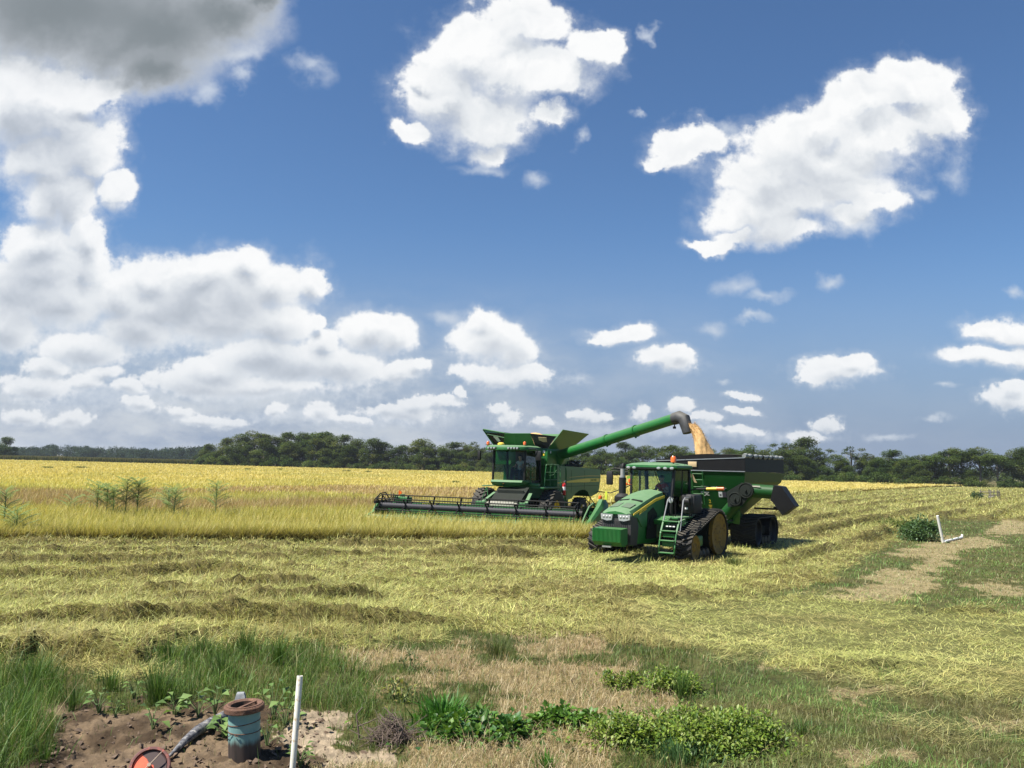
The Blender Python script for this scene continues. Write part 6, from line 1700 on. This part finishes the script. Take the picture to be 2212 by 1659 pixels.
def clods():
    mb = MB(); r = random.Random(5)
    for i in range(900):
        px, py = r.uniform(70, 810), r.uniform(1520, 1700); x, y = ground_at(px, py); Z = zones(np.array([x]), np.array([y]))
        if not (Z[2][0] or Z[3][0]): continue
        s = min(.05, r.expovariate(1 / .012) + .006); z = gz(x, y)
        V = [Vector((r.gauss(0, 1), r.gauss(0, 1), r.gauss(0, .7))).normalized() * s * r.uniform(.7, 1.2) for _ in range(7)]
        t = bmesh.new(); vs = [t.verts.new(v) for v in V]; bmesh.ops.convex_hull(t, input=vs); t.verts.index_update()
        mb._add([v.co + Vector((x, y, z + s * .3)) for v in t.verts], [[v.index for v in f.verts] for f in t.faces]); t.free()
    tag(mb.build('soil_clods', mat('soil clod', (.12, .082, .055), .95, var=.4, scale=9), None, 60), kind='stuff')
clods()

# ---------------------------------------------------------------- pipes and fittings
def riser():
    x, y = ground_at(528, 1641); z = gz(x, y) - .04
    c = thing('riser_pipe', 'teal painted irrigation riser pipe with a rusty flange on top, standing in the red dirt', 'pipe', (x, y, z)); c.rotation_euler = (R(1.0), R(-3.0), 0)
    m, g, b = principled('worn teal paint')
    co = g.new('ShaderNodeTexCoord').outputs['Object']; sp = g.new('ShaderNodeSeparateXYZ'); g.put(sp.inputs[0], co)
    n = g.noise(co, 9, 6, .65); st = g.new('ShaderNodeMapping'); g.put(st.inputs[0], co); st.inputs['Scale'].default_value = (14, 14, 1.2)
    n2 = g.noise(st.outputs[0], 1.0, 5, .6)
    f = g.smooth(g.m('ADD', sp.outputs[2], g.m('MULTIPLY', g.m('SUBTRACT', n2, .5), .20)), .165, .25)
    teal = g.ramp(n, [(.3, (.12, .245, .24)), (.55, (.17, .31, .29)), (.75, (.27, .34, .30))]); tar = g.ramp(n2, [(.3, (.022, .018, .016)), (.6, (.055, .040, .034)), (.8, (.16, .15, .14))])
    g.put(b.inputs['Base Color'], g.mix(f, tar, teal)); b.inputs['Roughness'].default_value = .6
    rusty = mat('rust', (.115, .058, .036), .85, var=.4, scale=14, bump=.5, rust=(.20, .10, .055))
    k = MB(); k.lathe([(.16, 0), (.16, .50), (.138, .50), (.138, .05)], None, 40); k.build('body', m, c, 50)
    k = MB(); k.lathe([(.136, .495), (.196, .495), (.204, .503), (.204, .545), (.196, .556), (.182, .558), (.182, .566), (.158, .566), (.150, .558), (.136, .552), (.136, .485)], None, 44); fl = k.build('flange', rusty, c, 30)
    k = MB(); k.bar((-.02, -.135, .552), (.10, .135, .556), .030, .010); k.build('flange_bar', rusty, fl)
    k = MB()
    for zz, tl in ((.385, .016), (.30, -.006)):
        k.tube([(.1625 * math.cos(a), .1625 * math.sin(a), zz + tl * math.cos(a)) for a in np.linspace(0, 2 * math.pi, 41)[:-1]], .0045, 6, closed=True)
    k.tube([(-.05, -.165, .296), (-.03, -.172, .285), (-.01, -.170, .29)], .004, 5); k.tube([(-.08, -.148, .30), (-.13, -.125, .27), (-.158, -.06, .235)], .0035, 5); k.build('wires', rusty, c)
riser()
def stake():
    Y = 9.75; px = 553; b = Vector(((px - CX) / FPX * Y, Y, 0)); d = ray(px, 1497); top = CAM_H + d[2] * Y / d[1]
    k = MB(); k.hull_loft([[Vector((sx * w, sy * w, z)) for sx, sy in ((-1, -1), (1, -1), (1, 1), (-1, 1))] for w, z in ((.085, -.05), (.080, top - .22), (.066, top - .10), (.045, top - .015), (.036, top))])
    o = k.build('grey_post', mat('weathered grey post', (.24, .25, .26), .8, var=.25, scale=12, bump=.4), None, 30); o.location = b; o.rotation_euler = (0, 0, R(12)); tag(o, 'weathered grey post with a tapered top behind the rusty flange', 'post')
stake()
def hose():
    pts = []
    for (px, py, z, r) in ((505, 1548, .05, .055), (478, 1562, .07, .062), (455, 1577, .08, .062), (425, 1596, .075, .055), (398, 1613, .06, .042), (375, 1629, .045, .022), (361, 1638, .035, .014)):
        x, y = ground_at(px, py); pts.append(((x, y, gz(x, y) + z), r))
    m, g, b = principled('chalky black hose'); co = g.new('ShaderNodeTexCoord').outputs['Object']; n = g.noise(co, 16, 6, .7)
    g.put(b.inputs['Base Color'], g.ramp(n, [(.38, (.03, .03, .035)), (.52, (.12, .12, .13)), (.66, (.36, .34, .30))])); b.inputs['Roughness'].default_value = .8
    k = MB(); k.tube([p for p, r in pts], [r for p, r in pts], 14); tag(k.build('hose', m, None, 60), 'chalky black hose tapering to a point, lying on the dirt beside the riser pipe', 'hose')
hose()
def cap():
    x, y = ground_at(322, 1692); z = gz(x, y)
    nrm = Vector((.18, -.78, .60)).normalized()
    c = thing('orange_cap', 'round orange cap with a dark stain and a rod across it, in the dirt', 'pipe cap'); M = frame_M((x, y, z + .16), (.97, .2, .05), nrm); c.matrix_world = M
    m, g, b = principled('orange paint with tar'); co = g.new('ShaderNodeTexCoord').outputs['Object']; sp = g.new('ShaderNodeSeparateXYZ'); g.put(sp.inputs[0], co)
    n = g.noise(co, 22, 6, .65)
    f = g.smooth(g.m('ADD', g.m('ADD', g.m('MULTIPLY', sp.outputs[0], 1.0), g.m('MULTIPLY', sp.outputs[1], .9)), g.m('MULTIPLY', g.m('SUBTRACT', n, .5), .10)), .018, .040)
    g.put(b.inputs['Base Color'], g.mix(f, g.ramp(n, [(.3, (.62, .085, .035)), (.62, (.72, .12, .05)), (.75, (.40, .07, .04))]), (.045, .022, .020, 1))); b.inputs['Roughness'].default_value = .55
    k = MB(); k.lathe([(0, .02), (.14, .02), (.150, .026), (.156, .020), (.158, -.02), (0, -.02)], None, 44); k.build('disc', m, c, 30)
    k = MB(); k.lathe([(.156, -.03), (.182, -.03), (.186, -.02), (.186, .034), (.178, .040), (.160, .040), (.156, .03)], None, 44); k.build('rim', mat('dark rusty rim', (.13, .050, .042), .7, var=.4, scale=14, rust=(.35, .09, .06)), c, 30)
    k = MB(); k.tube([(-.11, -.10, .05), (0, 0, .075), (.10, .11, .085)], [.006, .006, .005], 8); k.cyl((0, 0, .015), (0, 0, .09), .018, 10); k.build('rod', mat('rusty rod', (.30, .22, .16), .6, var=.3, scale=20), c)
cap()
PVC = mat('sun bleached white pvc', (.72, .69, .60), .5, var=.10, scale=8, rust=(.50, .36, .22))
PVC2 = mat('white pvc', (.78, .77, .73), .45, var=.06, scale=6)
def pvc_front():
    Y = 8.62; d0 = ray(630, 1676); d1 = ray(648, 1460); p0 = Vector((d0[0] * Y / d0[1], Y, -.06)); p1 = Vector((d1[0] * (Y + .06) / d1[1], Y + .06, CAM_H + d1[2] * (Y + .06) / d1[1]))
    ax = (p1 - p0); L = ax.length; M = Matrix.Translation(p0) @ ax.to_track_quat('Z', 'Y').to_matrix().to_4x4()
    k = MB(); k.lathe([(.029, 0), (.030, L - .004), (.029, L), (.024, L), (.023, L - .3)], None, 24); o = k.build('white_pipe', PVC, None, 40); o.matrix_world = M
    tag(o, 'upright white plastic pipe with brown stained top, right of the teal riser pipe', 'pipe')
pvc_front()
def pvc_far():
    x, y = ground_at(2037, 1173); z = gz(x, y); d = ray(2025, 1114); yt = y - .15; p1 = Vector((d[0] * yt / d[1], yt, CAM_H + d[2] * yt / d[1])); x2, y2 = ground_at(2078, 1164)
    c = thing('white_pipe_elbow', 'leaning white plastic pipe with a second length lying on the ground at its foot', 'pipe', (x, y, z)); o = Vector((x, y, z))
    k = MB(); k.tube([Vector((0, 0, .04)), p1 - o], .058, 14); k.build('upright', PVC2, c)
    k = MB(); k.tube([Vector((.05, 0, .07)), Vector((x2 - x, y2 - y, .08))], .055, 14); k.tube([Vector((x2 - x - .03, y2 - y, .08)), Vector((x2 - x, y2 - y + .02, .08)), Vector((x2 - x + .04, y2 - y + .02, .22))], .058, 12); k.build('lying_length', PVC2, c)
    k = MB(); k.tube([Vector((-.02, 0, .16)), Vector((0, 0, .06)), Vector((.10, .01, .07))], .072, 14); k.build('elbow', PVC2, c)
pvc_far()
def cage():
    x, y = ground_at(2139, 1083); z = 0.0
    c = thing('pipe_cage', 'weathered cage of posts and rails in the grass at the far edge of the straw', 'cage', (x, y, z), R(15)); W = .80
    m = mat('weathered wood', (.17, .15, .12), .85, var=.3, scale=5)
    for i, (sx, sy, lx) in enumerate(((-1, -1, -.04), (1, -1, .12), (1, 1, .05), (-1, 1, -.02), (-.25, -1, 0), (.62, -1, .1))):
        k = MB(); k.tube([(sx * W * .95, sy * W, -.1), (sx * W * .85 - lx, sy * W, 1.45)], .06, 8); k.build('post', m, c)
    for zz in (.25, .75, 1.12):
        for a, b in (((-W, -W), (W, -W)), ((W, -W), (W, W)), ((W, W), (-W, W)), ((-W, W), (-W, -W))):
            k = MB(); k.tube([(a[0] * .93, a[1], zz), (b[0] * .93, b[1], zz + .06)], .035, 6); k.build('rail', m, c)
    k = MB(); k.tube([(-.4, -.1, 0), (-.35, -.1, .55), (.35, -.05, .6), (.4, 0, 0)], .09, 10); k.lathe([(.3, 0), (.3, .30), (.22, .34), (0, .34)], Matrix.Translation((.05, .1, 0)), 16); k.build('valve', mat('grey pipework', (.34, .31, .27), .7, var=.3), c)
cage()
for l in PROTOS.values():
    for o in l: remove_tree(o)
for o in BUSHES: remove_tree(o)

# ---------------------------------------------------------------- the air: one box of thin even haze round everything, the sky outside it
def build_haze():
    mb = MB(); mb.box((0, 0, 8.0), (5200, 5200, 19.0)); o = mb.build('haze', bpy.data.materials.new('air'))
    m = o.data.materials[0]; m.use_nodes = True; g = NT(m.node_tree); g.n.clear()
    out = g.new('ShaderNodeOutputMaterial'); v = g.new('ShaderNodeVolumePrincipled')
    v.inputs['Color'].default_value = (.80, .88, 1.0, 1); v.inputs['Density'].default_value = .00014; v.inputs['Anisotropy'].default_value = .3
    g.l.new(v.outputs[0], out.inputs['Volume'])
    tag(o, kind='stuff')
build_haze()
